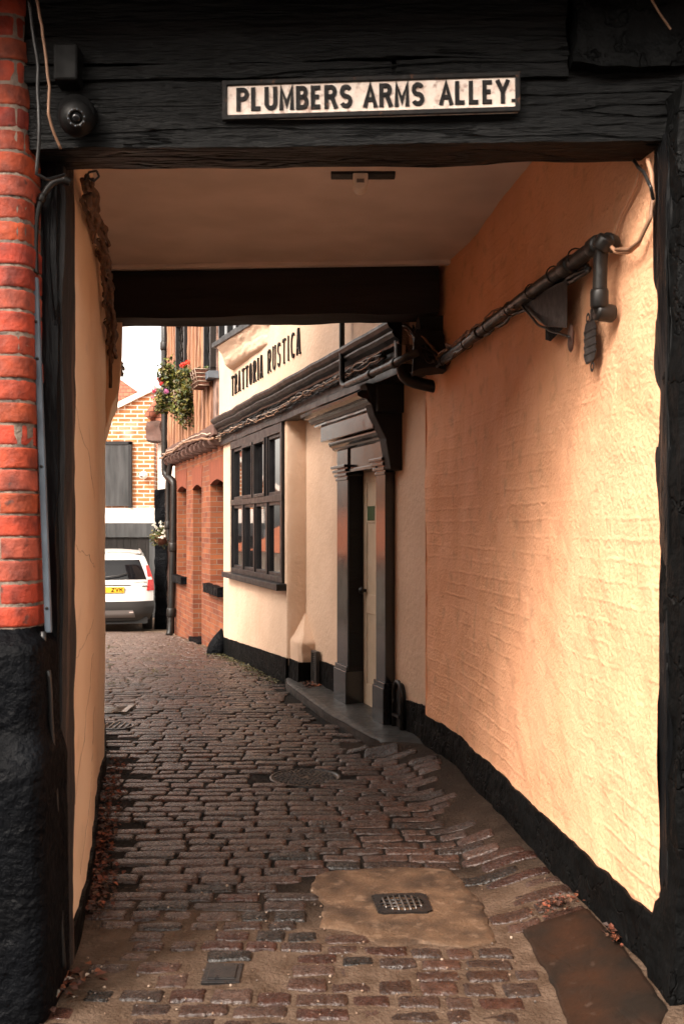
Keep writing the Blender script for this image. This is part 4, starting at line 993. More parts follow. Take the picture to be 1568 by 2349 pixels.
b = MB(); b.box(-3.655, -3.58, 20.86, 20.95, -.9, 1.65); b.build('post', M['darkoak'], ct)
b = MB(); b.box(-3.64, -3.3, 20.84, 20.95, 1.68, 2.2); b.build('window', M['shutter'], ct)
b = MB(); b.box(-3.66, -3.3, 20.82, 20.95, 1.60, 1.68); b.box(-3.66,-3.3,20.82,20.95,2.2,2.5); b.build('window_frame', M['timber'], ct)
b = MB(); b.rbox(-3.58, -3.2, 20.84, 20.95, -.9, -.1, .06, .02, 4); b.build('skirting', M['guard'], ct, smooth=True)
b = MB(); b.prism([(-4.0,3.75),(-3.3,4.85),(-1.0,4.85),(-1.0,3.75)], 'y', 20.7, 25); b.build('roof', M['tile'], ct)
b = MB(); b.tube([(-4.02,20.68,3.82),(-3.62,20.68,4.40),(-3.35,20.68,4.85)], .11, 10); b.build('ridge_tiles', M['tile'], ct)
b = MB(); b.rbox(-4.05, -3.75, 20.6, 20.95, 3.35, 3.75, .05, .04, 4); b.build('eaves', M['darkoak'], ct, smooth=True)

# opposite side of the yard, beyond the left passage wall
oh = empty('yard_shed', (-8.6, 17, -.3), 'low white walled outbuilding with an orange tiled roof across the yard', 'outbuilding')
MO = Matrix(((-.12,-1,0,-5.6),(1,0,0,0),(0,0,1,0),(0,0,0,1)))
b = MB(); b.holes(11.5, 24.0, -.8, 1.0, 0, .3, [(13,14.2,0,.7),(16,17.2,0,.7),(19,20,-.7,.9)]); b.v = [MO @ p for p in b.l]; b.build('wall', M['white'], oh)
b = MB(MO); b.box(11.6, 23.9, .35, 4.5, -.8, 1.0); b.build('interior', M['darkbeam'], oh)
b = MB(MO); b.prism([(-.25,.95),(2.4,2.0),(5,.95)], 'x', 11.3, 24.2); b.build('roof', mat('orange_roof_tile', (.60,.20,.09), (.42,.12,.06), 9, .7), oh)
for (a, c_, f_, h_) in ((13,14.2,0,.7),(16,17.2,0,.7)):
    b = MB(MO); b.box(a, c_, .08, .14, f_, f_+.06); b.box(a, c_, .08, .14, h_-.06, h_); b.box(a, a+.06, .08, .14, f_+.06, h_-.06); b.box(c_-.06, c_, .08, .14, f_+.06, h_-.06); b.box((a+c_)/2-.03, (a+c_)/2+.03, .08, .14, f_+.06, h_-.06)
    wi = b.build('window', M['lampwhite'], oh); b = MB(MO); b.box(a+.03, c_-.03, .10, .11, f_+.03, h_-.03); b.build('pane', M['glass'], wi)
b = MB(MO); b.box(19, 20, .08, .14, -.7, .9); b.build('door', M['shutter'], oh)
rh = empty('rendered_house', (-14, 20, -.5), 'tall peach rendered house behind the low outbuilding across the yard', 'house')
b = MB(MO); b.holes(9, 30, -.8, 5.2, 6.5, 6.8, [(x0, x0+1, z0, z0+1.3) for x0 in (11,14.5,18,21.5,25) for z0 in (.3, 3.2)]); b.build('wall', M['peach'], rh)
b = MB(MO); b.box(9.1, 29.9, 6.9, 11, -.8, 5.2); b.build('interior', M['darkbeam'], rh)
b = MB(MO); b.prism([(6.2,5.1),(9,6.6),(11.5,5.1)], 'x', 8.8, 30.2); b.build('roof', M['tile'], rh)
for x0 in (11,14.5,18,21.5,25):
    for z0 in (.3, 3.2):
        b = MB(MO); b.box(x0, x0+1, 6.58, 6.64, z0, z0+.07); b.box(x0, x0+1, 6.58, 6.64, z0+1.23, z0+1.3); b.box(x0, x0+.07, 6.58, 6.64, z0+.07, z0+1.23); b.box(x0+.93, x0+1, 6.58, 6.64, z0+.07, z0+1.23)
        wi = b.build('window', M['lampwhite'], rh); b = MB(MO); b.box(x0+.03, x0+.97, 6.60, 6.61, z0+.03, z0+1.27); b.build('pane', M['glass'], wi)
# unseen terrace added behind the viewer to cut sky light on the front
sh_ = empty('added_street_house', (0, -6, 0), 'unseen brown brick terrace added across the street to dim the alley mouth', 'house')
b = MB(); b.holes(-14, 14, -.2, 5.8, -6.5, -6.9, [(x0, x0+1.1, zz, zz+1.5) for x0 in (-11,-7.5,-4,-.5,3,6.5,10) for zz in (.9, 3.7)]); b.build('wall', mat('brown_brick', (1,.9,.85), (.55,.45,.42), 3.5, .8, brick=(*BR,(.20,.09,.06),(.13,.06,.04))), sh_)
b = MB(); b.prism([(-5.2,6.7),(-8.5,9.0),(-12,6.7)], 'y', 0, 1); b.v = []; b.l = []; b.f = []; b.c = []; b.sm = []
b.prism([(-6.2,5.7),(-9.5,7.4),(-13,5.7)], 'x', -14.3, 14.3); b.build('roof', M['tile'], sh_)
b = MB(); b.box(-13.9, 13.9, -13, -7.2, -.2, 5.7); b.build('interior', M['darkbeam'], sh_)
for x0 in (-11,-7.5,-4,-.5,3,6.5,10):
    for zz in (.9, 3.7):
        b = MB(); b.box(x0, x0+1.1, -6.8, -6.76, zz, zz+.07); b.box(x0, x0+1.1, -6.8, -6.76, zz+1.43, zz+1.5); b.box(x0, x0+.06, -6.8, -6.76, zz, zz+1.5); b.box(x0+1.04, x0+1.1, -6.8, -6.76, zz, zz+1.5); b.box(x0, x0+1.1, -6.8, -6.76, zz+.72, zz+.78)
        wi = b.build('window', M['lampwhite'], sh_); b = MB(); b.box(x0+.03, x0+1.07, -6.79, -6.78, zz+.03, zz+1.47); b.build('pane', M['glass'], wi)

# car, seen from behind; local frame: x across, y forward from the rear, z up
cy = R(12.5); cl = at(252, HY, 19.75); cg = gz(cl.x, 20.2) + .01
MC = Matrix.Translation((cl.x+.02, cl.y, cg)) @ Matrix.Rotation(cy, 4, 'Z')
car = empty('parked_car', MC @ Vector((0,2.1,0)), 'white high roofed hatchback parked facing the black garage doors', 'car')
# rows of the rear: (z, y of the rear face, half width, corner radius share)
ROW = [(.26,.10,.74),(.36,.02,.80),(.50,.0,.835),(.66,.02,.842),(.80,.05,.842),(.95,.07,.840),(1.05,.09,.825),(1.20,.15,.78),(1.36,.24,.725),(1.46,.33,.685),(1.52,.42,.65),(1.548,.55,.60)]
def rrow(z):
    for a, c_ in zip(ROW, ROW[1:]):
        if z <= c_[0]: t = (z-a[0])/(c_[0]-a[0]); return [lerp(a[k], c_[k], max(0,t)) for k in range(3)]
    return ROW[-1]
def rear(u, z, off=0):
    """u -1..1 across the rear, wrapping the corners beyond .86"""
    _, yy, hw = rrow(z); a = abs(u); s = math.copysign(1, u)
    return Vector((s*(hw*a**.96 + off*(a**3)), yy + .30*a**5*.55 - off*(1-a**5*.5), z))
def shell(b, u0, u1, z0, z1, off, nu=16, nz=10, fn=None, thick=.02):
    f = lambda uu, vv, o: rear(*( (lerp(u0,u1,uu), lerp(z0,z1,vv)) if not fn else fn(uu,vv)), o)
    b.smooth = True; b.grid(lambda a, c_: f(a, c_, off), nu, nz); b.smooth = False
    for e in (0, 1):
        b.grid(lambda a, c_: f(a, e, lerp(off, off-thick, c_)), nu, 1); b.grid(lambda a, c_: f(e, a, lerp(off, off-thick, c_)), nz, 1)
# body: rear wall plus sides and roof lofted forward
b = MB(MC); b.smooth = True
b.grid(lambda a, c_: rear(lerp(-1,1,a), lerp(.26,1.548,c_)), 40, 24)
STN = [(0,1,1),(.5,1.0,1.0),(1.2,1.005,1.02),(2.2,1.005,1.035),(2.9,1.0,1.02),(3.5,.98,.66),(3.95,.93,.60),(4.2,.80,.52)]
def side(v, c_, s):
    z = lerp(.26, 1.548, c_); _, yy, hw = rrow(z); y0 = yy + .165
    L_ = y0 + v*(4.2 - y0); 
    for a, d_ in zip(STN, STN[1:]):
        if L_ <= d_[0]+1e-6: t = (L_-a[0])/(d_[0]-a[0]); kw = lerp(a[1], d_[1], t); kh = lerp(a[2], d_[2], t); break
    z2 = .26 + (z-.26)*kh if z > .95 else z if kh > .9 else .26+(z-.26)*kh
    return Vector((s*hw*kw, L_, z2))
for s in (-1, 1): b.grid(lambda a, c_: side(a, c_, s), 24, 24)
b.grid(lambda a, c_: side(a, 1, 1).lerp(side(a, 1, -1), c_) + Vector((0,0,.035*math.sin(c_*math.pi))), 24, 8)
b.grid(lambda a, c_: rear(1,1.548).lerp(rear(-1,1.548), a) + (Vector((0,0,.0))), 8, 1)
b.grid(lambda a, c_: (lambda p: Vector((lerp(.6,-.6,a), lerp(.55, .72, c_), 1.548 + .035*math.sin(a*math.pi)*c_)))(0), 16, 4)
b.grid(lambda a, c_: side(1, c_, 1).lerp(side(1, c_, -1), a), 8, 8); b.grid(lambda a, c_: side(a, 0, 1).lerp(side(a, 0, -1), c_), 8, 2)
b.build('body', M['carwhite'], car)
b = MB(MC); shell(b, -.80, .80, 1.06, 1.44, .006, 20, 10, lambda u, v: (lerp(-1,1,u)*lerp(.84,.80,v), lerp(1.055,1.445,v))); b.build('rear_window', M['carglass'], car)
b = MB(MC); shell(b, -1, 1, .24, .625, .022, 34, 8, None, .06); b.build('bumper', M['carblack'], car)
b = MB(MC); shell(b, -.6, .6, .33, .45, .035, 14, 5, lambda u, v: (lerp(-1,1,u)*lerp(.50,.60,1-v), lerp(.30,.45,v)), .03); b.build('bumper_trim', M['carsilver'], car)
b = MB(MC); b.box(-.72, .72, .12, .5, .17, .30); b.build('underbody', M['rubber'], car)
for s in (-1, 1):
    b = MB(MC); fn = lambda u, v: (s*lerp(lerp(.83,.93,v), .998, u), lerp(.83,1.33,v) + 0*u)
    shell(b, 0, 1, 0, 1, .010, 8, 12, fn); b.build('tail_light', M['carred'], car)
    b = MB(MC); shell(b, 0, 1, 0, 1, .014, 6, 3, lambda u, v: (s*lerp(.875, .97, u), lerp(1.045,1.10,v))); b.build('reversing_lamp', M['carclear'], car)
    b = MB(MC); shell(b, 0, 1, 0, 1, .045, 5, 2, lambda u, v: (s*lerp(.42,.52,u), lerp(.40,.42,v))); b.build('reflector', M['carclear'], car)
    b = MB(MC); b.tube([(s*.60, y_, 1.56 + .045*math.sin(min(1, max(0,(y_-.6)/.3))*math.pi/2)) for y_ in (.62,.7,.85,1.3,2.2,2.6)], .018, 8); b.build('roof_rail', M['carsilver'], car)
    for yy in (.75, 3.35):
        b = MB(MC); b.lathe((s*.73, yy, .315), [(.31,-.10),(.325,-.07),(.325,.07),(.31,.10)], 28, (1,0,0)); wh = b.build('wheel', M['rubber'], car)
        b = MB(MC); b.lathe((s*.80, yy, .315), [(.20,-.02),(.21,.03),(.10,.035),(.02,.04)], 20, (s,0,0)); b.build('rim', M['carsilver'], wh)
    b = MB(MC); b.add([side(q, c_, s) + Vector((s*.006,0,0)) for q in (.12,.24,.36,.5,.58) for c_ in (.60,.94)], [(0,1,3,2),(2,3,5,4),(4,5,7,6),(6,7,9,8)]); b.build('side_window', M['carglass'], car)
b = MB(MC); q = [rear(a, z_, .004) for a, z_ in ((-.42,.78),(.40,.78),(.40,.93),(-.42,.93))]; 
b.box(-.26, .26, .022, .045, .80, .912); pt = b.build('number_plate', M['plate'], car)
b = MB(MC); letters(b, 'ZVK', Vector((.01,.022,.816)), Vector((1,0,0)), Vector((0,0,1)), Vector((0,-1,0)), .08, .015, .003, gap=.30, total=.225); b.build('lettering', M['signblack'], pt)
b = MB(MC); shell(b, 0, 1, 0, 1, .006, 10, 2, lambda u, v: (lerp(-.45,.45,u), lerp(.935,.955,v))); b.build('handle_strip', M['carblack'], car)
b = MB(MC); p0 = rear(.52, .985, .012); letters(b, 'ROOMSTER', p0, (rear(.86,.985,.012)-p0).normalized(), Vector((0,0,1)), Vector((0,-1,0)), .026, .005, .004, gap=.30, total=.27); b.build('badge', M['carsilver'], car)
b = MB(MC); shell(b, 0, 1, 0, 1, .008, 4, 2, lambda u, v: (lerp(.72,.84,u), lerp(.915,.93,v))); b.build('badge', M['carblack'], car)
b = MB(MC); b.tube([(-.35,.012,1.09),(.15,.06,1.14),(.32,.085,1.18)], .012, 6); b.build('wiper', M['carblack'], car)

# ------------------------------------------------------------------ things on the lintel, posts and passage walls
cc = at(176, 272, 3.27); cm = empty('security_camera', cc, 'black dome security camera on the lintel beside the brick pier', 'security camera')
cd_ = Vector((.25,-1,-.35)).normalized()
b = MB(); b.smooth = True
b.lathe(cc+Vector((-.01,.06,.03)), [(.062,-.02),(.064,.02),(.060,.04)], 24, (0,-1,0)); b.blob(cc, .058, 14, 0); b.build('housing', M['matte'], cm)
b = MB(); b.lathe(cc + cd_*.046, [(.030,0),(.030,.012),(.021,.014),(.021,.006),(.0,.006)], 20, cd_); b.build('lens_ring', M['blackmetal'], cm)
b = MB(); b.lathe(cc + cd_*.052, [(.016,0),(.014,.006),(.006,.010),(.0,.011)], 16, cd_); b.build('lens', M['carglass'], cm)
b = MB(); 
for k in range(10):
    a = k*.628; o1 = cd_.orthogonal().normalized(); o2 = cd_.cross(o1); b.blob(cc + cd_*.060 + (o1*math.cos(a)+o2*math.sin(a))*.0255, .0028, 4, 0)
b.build('diodes', M['grey'], cm)
p0, p1 = at(132,198,3.31), at(187,114,3.31); b = MB(); b.box(p0.x, p1.x, 3.26, 3.36, p0.z, p1.z)
tag(b.build('junction_box', M['matte'], bevel=.008), 'black square junction box above the dome camera', 'junction box')
P = smoothpath([at(158,418,3.44), at(148,412,3.43), at(120,418,3.42), at(96,450,3.41), at(83,490,3.40), at(80,560,3.40), at(82,628,3.39)], 2)
pipe('conduit', 'black bent conduit curving from the lintel down to the grey cover strip', P, .011, 'blackmetal', ((4,.03),(14,.03)), cat='conduit')
gc = empty('conduit_cover', at(112,1450,3.36), 'leaning grey plastic cable cover strip between brick pier and post', 'cable cover')
a, c_ = at(79,635,3.38), at(110,1452,3.38); ax_ = (c_-a).normalized(); wx = Vector((.0115,0,0))
b = MB(); b.add([a-wx, a+wx, c_+wx, c_-wx, a-wx+Vector((0,.02,0)), a+wx+Vector((0,.02,0)), c_+wx+Vector((0,.02,0)), c_-wx+Vector((0,.02,0))], [(0,1,2,3),(4,5,6,7),(0,1,5,4),(1,2,6,5),(2,3,7,6),(3,0,4,7)]); b.build('channel', M['grey'], gc, bevel=.005)
for py in (738, 822, 1070, 1395):
    q = a.lerp(c_, (py-635)/817); b = MB(); b.lathe(q, [(.0055,-.001),(.0055,.003),(.002,.004)], 10, (0,-1,0)); b.build('screw', M['blackmetal'], gc)
def cable(P, r, m_, lab, n=40, amp=.004, sc=8, name='cable', group=None):
    b = MB(); b.tube(wobble(P, n, amp, sc), r, 6); return tag(b.build(name, M[m_]), lab, 'cable', group)
cable([at(84,-10,3.2), at(102,100,3.2), at(116,200,3.2), at(112,262,3.2), at(122,300,3.22), at(138,342,3.25)], .0045, 'cablebrown', 'tan cable hanging down past the black junction box')
cable([at(66,-5,3.22), at(88,150,3.25), at(90,300,3.25), at(84,400,3.27), at(110,412,3.3), at(150,400,3.38)], .006, 'cableblack', 'black cable running down beside the brick pier top')
cable([at(100,1450,3.36), at(106,1700,3.36), at(120,1950,3.38), at(135,2210,3.40)], .011, 'cableblack', 'thick black cable from the grey cover strip to the ground', amp=.006, sc=2)
cable([at(110,1540,3.34), at(122,1750,3.36), at(146,2220,3.40)], .009, 'cableblack', 'thinner black cable beside the thick one on the left post', amp=.006, sc=2)
cable([at(1490,-5,3.2), at(1510,30,3.21), at(1537,68,3.22)], .0035, 'cablebrown', 'short tan twig-like cable at the top right of the beam')
cable([at(195,412,3.5), at(205,395,3.45), at(222,392,3.45), at(228,405,3.46), at(216,416,3.47), at(204,408,3.48)], .004, 'cableblack', 'small black cable loop under the left end of the lintel', amp=.001)
# rope-like cable bundle on the left wall
rb = empty('wall_cables', lw_at(6.6, 2.7), 'twisted bundle of brown cables along the top of the left wall', 'cable bundle')
sp = [(182,430,3.72),(200,490,4.1),(212,540,4.6),(226,620,5.2),(232,690,5.8),(235,765,6.3),(247,815,6.8),(272,850,7.6)]
def lwf(px, py, Y, o=.035):
    p = at(px, py, Y); q = lw_at(Y, p.z); return Vector((max(q.x + o, p.x), Y, p.z))
spine = [lwf(*q) for q in sp]; spine[-1] = at(273,852,7.62)
for i in range(7):
    b = MB(); off = Vector((random.uniform(0,.03), 0, random.uniform(-.03,.03)))
    b.tube(wobble([p+off for p in spine], 90, .030, 2.6+i*.5), random.uniform(.006,.011), 6); b.build('cable', M['rope'], rb)
SPN = wobble(spine, 90, 0, 1)
for i in range(9):
    c0 = SPN[random.randint(4, 80)]; k0 = random.uniform(0, 6); b = MB()
    b.tube([c0 + Vector((.022*math.cos(a*.9+k0), .02*math.sin(a+k0), .026*math.sin(a*.9+k0))) for a in [k*.6 for k in range(11)]], .0035, 5); b.build('cable_tie', M['rope'], rb)
for i in range(5):       # loose ends hanging out of the bundle
    c0 = SPN[10 + i*15]; b = MB(); b.tube(wobble([c0, c0+Vector((.02,0,-.05)), c0+Vector((.01,.02,-.10-.03*i))], 14, .02, 6), .003, 5); b.build('loose_end', M['rope'], rb)
cable([lwf(236,790,6.6), lwf(238,860,6.65), lwf(241,890,6.65)], .012, 'rope', 'frayed brown cable end hanging from the left wall bundle')
# ceiling light
lc = at(830, 392, 4.8); lc.z = 3.3; cl_ = empty('ceiling_light', lc, 'white hanging lamp on a black bar at the passage ceiling', 'lamp')
b = MB(); b.box(lc.x-.15, lc.x+.16, 4.78, 4.86, 3.286, 3.302); b.box(lc.x-.03, lc.x+.03, 4.78, 4.86, 3.283, 3.292); b.build('bracket', M['blackmetal'], cl_, bevel=.004)
q = at(826, 427, 4.80); b = MB(); b.prism([(q.x-.036, 3.288), (q.x-.036,q.z+.01)] + [(q.x+.036*math.cos(R(a)), q.z+.01+.036*math.sin(R(a))) for a in range(195, 346, 15)] + [(q.x+.036,q.z+.01),(q.x+.036,3.288)], 'y', 4.765, 4.86); b.build('lamp_shade', M['lampwhite'], cl_, bevel=.006)
b = MB(); b.box(q.x-.018, q.x+.018, 4.758, 4.768, q.z+.005, q.z+.022); b.build('sensor', M['carsilver'], cl_)
# waste pipe along the right wall
def rwp(px, py, o):
    """survey point on the right wall, o metres off it"""
    k = (px-CX)/F; Q = []
    for i in range(len(RW)):
        a = Vector(RW[max(0, i-1)]); b_ = Vector(RW[min(len(RW)-1, i+1)]); d = (b_-a).normalized(); Q.append(Vector(RW[i]) + Vector((-d.y, d.x))*(o+.006))
    for a, b_ in zip(Q, Q[1:]):
        t0 = a.x-k*a.y; t1 = b_.x-k*b_.y
        if t0*t1 <= 0: q = a.lerp(b_, t0/(t0-t1)); break
    else:
        a, b_ = (Q[0], Q[1]) if k > .2 else (Q[-2], Q[-1]); t0 = a.x-k*a.y; t1 = b_.x-k*b_.y; q = a.lerp(b_, t0/(t0-t1))
    return Vector((q.x, q.y, EYE + (HY-py)/F*q.y))
P = smoothpath([rwp(1378,556,.07), rwp(1330,590,.07), rwp(1225,665,.07), rwp(1120,745,.065), rwp(1040,810,.06), rwp(1003,834,.05), rwp(992,815,.05), rwp(985,795,.04)], 1)
wp = pipe('waste_pipe', 'long black waste pipe sloping down the right wall with collars', P, .029, 'blackmetal', ((1,.07),(3,.10),(7,.08)))
P = smoothpath([rwp(1400,558,.03), rwp(1385,552,.07), rwp(1377,575,.07), rwp(1375,640,.07), rwp(1373,700,.07), rwp(1378,718,.06), rwp(1408,716,.01)], 1)
pipe('drop_pipe', 'short black vertical pipe with an elbow at the high end of the waste pipe', P, .026, 'blackmetal', ((1,.06),(3,.05),(8,.07),(11,.07)))
# strap of lagging and cables under it
cbl = empty('cable_bundle', rwp(1150,740,.05), 'black cables tied along under the sloping waste pipe on the right wall', 'cable bundle')
for i in range(4):
    b = MB(); b.tube(wobble([rwp(1000,825+i*5,.05+.01*i), rwp(1120,738+i*7,.05), rwp(1225,668+i*9,.05), rwp(1350,598+i*8,.04)], 70, .018, 3+i*.6), .009, 6); b.build('cable', M['cableblack'], cbl)
for i in range(4):
    b = MB(); b.tube(wobble([rwp(1002,822,.08), rwp(1030,795,.08+.01*i), rwp(1090,752,.09), rwp(1150,712,.08), rwp(1185,700,.08)], 60, .03, 3+i), .004, 5); b.build('cable', M['cablebrown'], cbl)
for i in range(7):
    c0 = rwp(1020+i*50, 827-i*39.5, .07); d = (rwp(1100,760,.07)-rwp(1200,685,.07)).normalized(); o1 = d.orthogonal().normalized(); o2 = d.cross(o1)
    b = MB(); b.tube([c0 + (o1*math.cos(a)+o2*math.sin(a))*.034 for a in [k*.45 for k in range(15)]], .003, 5); b.build('cable_tie', M['cableblack'], cbl)
# tangle at the back beam end
tg_ = empty('cable_tangle', at(1000,800,6.45), 'tangle of wires and black junction where passage wall meets back beam', 'cable bundle')
for i in range(9):
    b = MB(); b.tube(wobble([at(925+i*6,750,6.6), at(960,770+i*4,6.45), at(985+i,800+i*3,6.4), at(1005,825,6.35)], 40, .05, 3+i*.7), random.choice((.005,.007,.010)), 5); b.build('cable', M[random.choice(('cableblack','cablebrown','cableblack'))], tg_)
b = MB(); b.rbox(.46, .66, 6.42, 6.56, 2.60, 2.86, .04, .03, 6); b.build('junction', M['darkbeam'], tg_, smooth=True)
# bracket plate and shade box on the right wall
bk_ = empty('wall_bracket', rwp(1272,700,.03), 'black angled iron bracket fixed below the waste pipe', 'bracket')
b = MB(); q = [rwp(1300,640,.03), rwp(1299,752,.03), rwp(1250,748,.03), rwp(1192,700,.03), rwp(1230,672,.03)]; q2 = [p + (rwp(1272,700,.06)-rwp(1272,700,.03)) for p in q]
b.add(q+q2, [(0,1,2,3,4),(9,8,7,6,5)]+[(i,(i+1)%5,(i+1)%5+5,i+5) for i in range(5)]); b.build('plate', M['blackmetal'], bk_, bevel=.005)
b = MB(); q = [rwp(1250,745,.02), rwp(1300,742,.02), rwp(1262,782,.02), rwp(1250,778,.02)]; q2 = [p + (rwp(1272,700,.05)-rwp(1272,700,.03)) for p in q]
b.add(q+q2, [(0,1,2,3),(7,6,5,4)]+[(i,(i+1)%4,(i+1)%4+4,i+4) for i in range(4)]); b.build('foot', M['guard'], bk_)
b = MB(); b.blob(rwp(1308,775,.03), (.012,.03,.055), 8, .3, 20); b.build('hook', M['darkoak'], bk_)
cable([rwp(1195,700,.07), rwp(1230,742,.08), rwp(1265,760,.07), rwp(1306,772,.05)], .005, 'cableblack', 'thin black wire drooping from the waste pipe to the iron hook', amp=.006)
bx_ = empty('wall_fitting', rwp(1352,785,.0), 'ribbed black cast iron wall fitting with two eyelets below the pipe elbow', 'fitting')
b = MB(); 
c0 = rwp(1352, 785, .025); 
dirn = (rwp(1340,785,.025)-rwp(1364,785,.025)).normalized(); nrm_ = (rwp(1352,785,.06)-rwp(1352,785,.02)).normalized(); nrm_.z = 0
MX = Matrix.Translation(c0) @ Matrix.Scale(.78, 4) @ Matrix(((dirn.x,nrm_.x,0,0),(dirn.y,nrm_.y,0,0),(0,0,1,0),(0,0,0,1)))
b.M = MX; b.prism([(-.08,-.07),(-.055,-.105),(.055,-.105),(.08,-.07),(.08,.07),(.055,.105),(-.055,.105),(-.08,.07)], 'y', -.025, .03); b.build('body', M['blackmetal'], bx_, bevel=.008)
for zz in (-.055, -.02, .02, .055): b = MB(MX); b.box(-.088, .088, -.02, .042, zz-.007, zz+.007); b.build('rib', M['blackmetal'], bx_, bevel=.003)
for (xx, zz) in ((.03,.125),(-.03,-.125)):
    b = MB(MX); b.tube([(xx+.02*math.cos(a), 0, zz+.02*math.sin(a)) for a in [k*.5236 for k in range(13)]], .008, 6); b.build('eyelet', M['blackmetal'], bx_)
b = MB(MX); b.lathe((-.02,.0,.12), [(.022,-.03),(.022,.035),(.01,.045)], 12, (0,0,1)); b.build('gland', M['blackmetal'], bx_)
cable([rwp(1452,368,.03), rwp(1475,395,.04), rwp(1492,430,.04), rwp(1496,460,.02)], .006, 'cableblack', 'black cable dropping behind the right post top', amp=.003)
cable([rwp(1485,366,.02), rwp(1493,400,.02), rwp(1496,462,.02), rwp(1486,510,.02), rwp(1462,560,.025), rwp(1440,578,.03), rwp(1412,578,.04), rwp(1400,566,.05)], .008, 'cablepeach', 'painted peach cable looping from the post into the pipe end', amp=.003)
cable([rwp(1495,440,.02), rwp(1492,500,.03), rwp(1468,552,.035), rwp(1440,572,.04), rwp(1410,572,.05)], .006, 'cablebrown', 'second tan cable looping beside the painted one', amp=.003)
cable([rwp(1470,378,.008), rwp(1455,430,.008), rwp(1425,490,.008), rwp(1408,545,.01)], .006, 'cablepeach', 'thin painted cable climbing the right wall above the pipe', amp=.003)

# ------------------------------------------------------------------ ironwork in the paving
gr = empty('drain_grate', (*gpt(920,2073)[:2], .018), 'small square black drain grate in the sandy concrete patch', 'drain grate')
Q = [gpt(*p, .018) for p in ((868,2097),(993,2093),(975,2050),(850,2053))]
gxy = lambda u, v: Q[0].lerp(Q[1], u).lerp(Q[3].lerp(Q[2], u), v)
gzz = lambda u, v: gz(*gxy(u,v)[:2]) + .019
b = MB(); n = 28
def gp(u, v, dz): p = gxy(u, v); return (p.x, p.y, gzz(u,v)+dz)
ring = [(.5+.40*math.cos(6.2832*i/n), .5+.40*math.sin(6.2832*i/n)) for i in range(n)]
sq = []
for (x, y_) in ring:
    k = .5/max(abs(x-.5), abs(y_-.5)); sq.append((.5+(x-.5)*k, .5+(y_-.5)*k))
vs = [gp(*p, .004) for p in sq] + [gp(*p, .004) for p in ring] + [gp(*p, -.03) for p in ring] + [gp(*p, -.03) for p in sq]
b.add(vs, [(i,(i+1)%n,(i+1)%n+n,i+n) for i in range(n)] + [(i+n,(i+1)%n+n,(i+1)%n+2*n,i+2*n) for i in range(n)] + [(i,i+3*n,(i+1)%n+3*n,(i+1)%n) for i in range(n)]); b.build('frame', M['iron'], gr)
b = MB(); b.add([gp(.05,.05,-.006), gp(.95,.05,-.006), gp(.95,.95,-.006), gp(.05,.95,-.006)], [(0,1,2,3)]); b.build('well', M['darkbeam'], gr)
for i in range(7):
    u = .18 + i*.107; h = math.sqrt(max(0, .16-(u-.5)**2)); b = MB(); b.tube([gp(u,.5-h,.004), gp(u,.5,.005), gp(u,.5+h,.004)], .0045, 6); b.build('bar', M['ironbright'], gr)
for v in (.33,.5,.67):
    h = math.sqrt(max(0, .16-(v-.5)**2)); b = MB(); b.tube([gp(.5-h,v,.001), gp(.5+h,v,.001)], .0045, 6); b.build('cross_bar', M['iron'], gr)
mh = empty('manhole_cover', (MAN[0], MAN[1], .01), 'round dark studded manhole cover in the middle of the setts', 'manhole cover')
z0 = gz(MAN[0], MAN[1]); b = MB(); b.lathe((MAN[0], MAN[1], z0), [(.225,-.03),(.225,.008),(.21,.010),(.208,.004),(.19,.006),(.0,.006)], 40); b.build('cover', M['iron'], mh)
b = MB()
for i in range(130):
    a = i*2.39996; r = .19*math.sqrt((i+4)/134); x, y_ = MAN[0]+r*math.cos(a), MAN[1]+r*math.sin(a); b.box(x-.0095, x+.0095, y_-.006, y_+.006, z0+.004, z0+.013)
b.build('studs', M['iron'], mh, bevel=.002)['kind'] = 'stuff'
ic = empty('inspection_cover', (COVER[0], COVER[1], .01), 'small square dark inspection cover among the nearest setts on the left', 'inspection cover')
b = MB(); x, y_ = COVER; b.box(x-.068, x+.068, y_-.075, y_+.075, -.03, .016); b.build('frame', M['iron'], ic, bevel=.004)
b = MB(); b.box(x-.05, x+.05, y_-.056, y_+.056, .010, .021); b.build('lid', M['iron'], ic, bevel=.004)
g2 = empty('gully_grate', (*gpt(272,1634)[:2], 0), 'bright ribbed gully grate half hidden behind the left wall end', 'drain grate')
c0 = gpt(272,1634); 
b = MB(); b.box(c0.x-.32, c0.x+.10, c0.y-.16, c0.y+.16, -.02, .012); b.build('frame', M['iron'], g2)
for i in range(7): b = MB(); b.tube([(c0.x-.30, c0.y-.13+i*.042, .018), (c0.x-.10, c0.y-.13+i*.042, .016), (c0.x+.05, c0.y-.11+i*.042, .022)], .009, 6); b.build('bar', M['ironbright'], g2)
b = MB(); b.box(c0.x+.055, c0.x+.10, c0.y-.15, c0.y+.17, .012, .035); b.build('kerb', M['ironbright'], g2)
c0 = gpt(268,1669); g3 = empty('water_cover', c0, 'small round ribbed water cover by the left wall foot', 'manhole cover')
b = MB(); b.lathe((c0.x, c0.y, 0), [(.145,-.02),(.145,.014),(.125,.018),(.12,.010),(0,.010)], 28); b.build('cover', M['iron'], g3)
b = MB(); 
for i in range(5): b = MB(); h = math.sqrt(.0144-((i-2)*.045)**2); b.tube([(c0.x+(i-2)*.045, c0.y-h, .016), (c0.x+(i-2)*.045, c0.y+h, .016)], .006, 5); b.build('rib', M['ironbright'], g3)

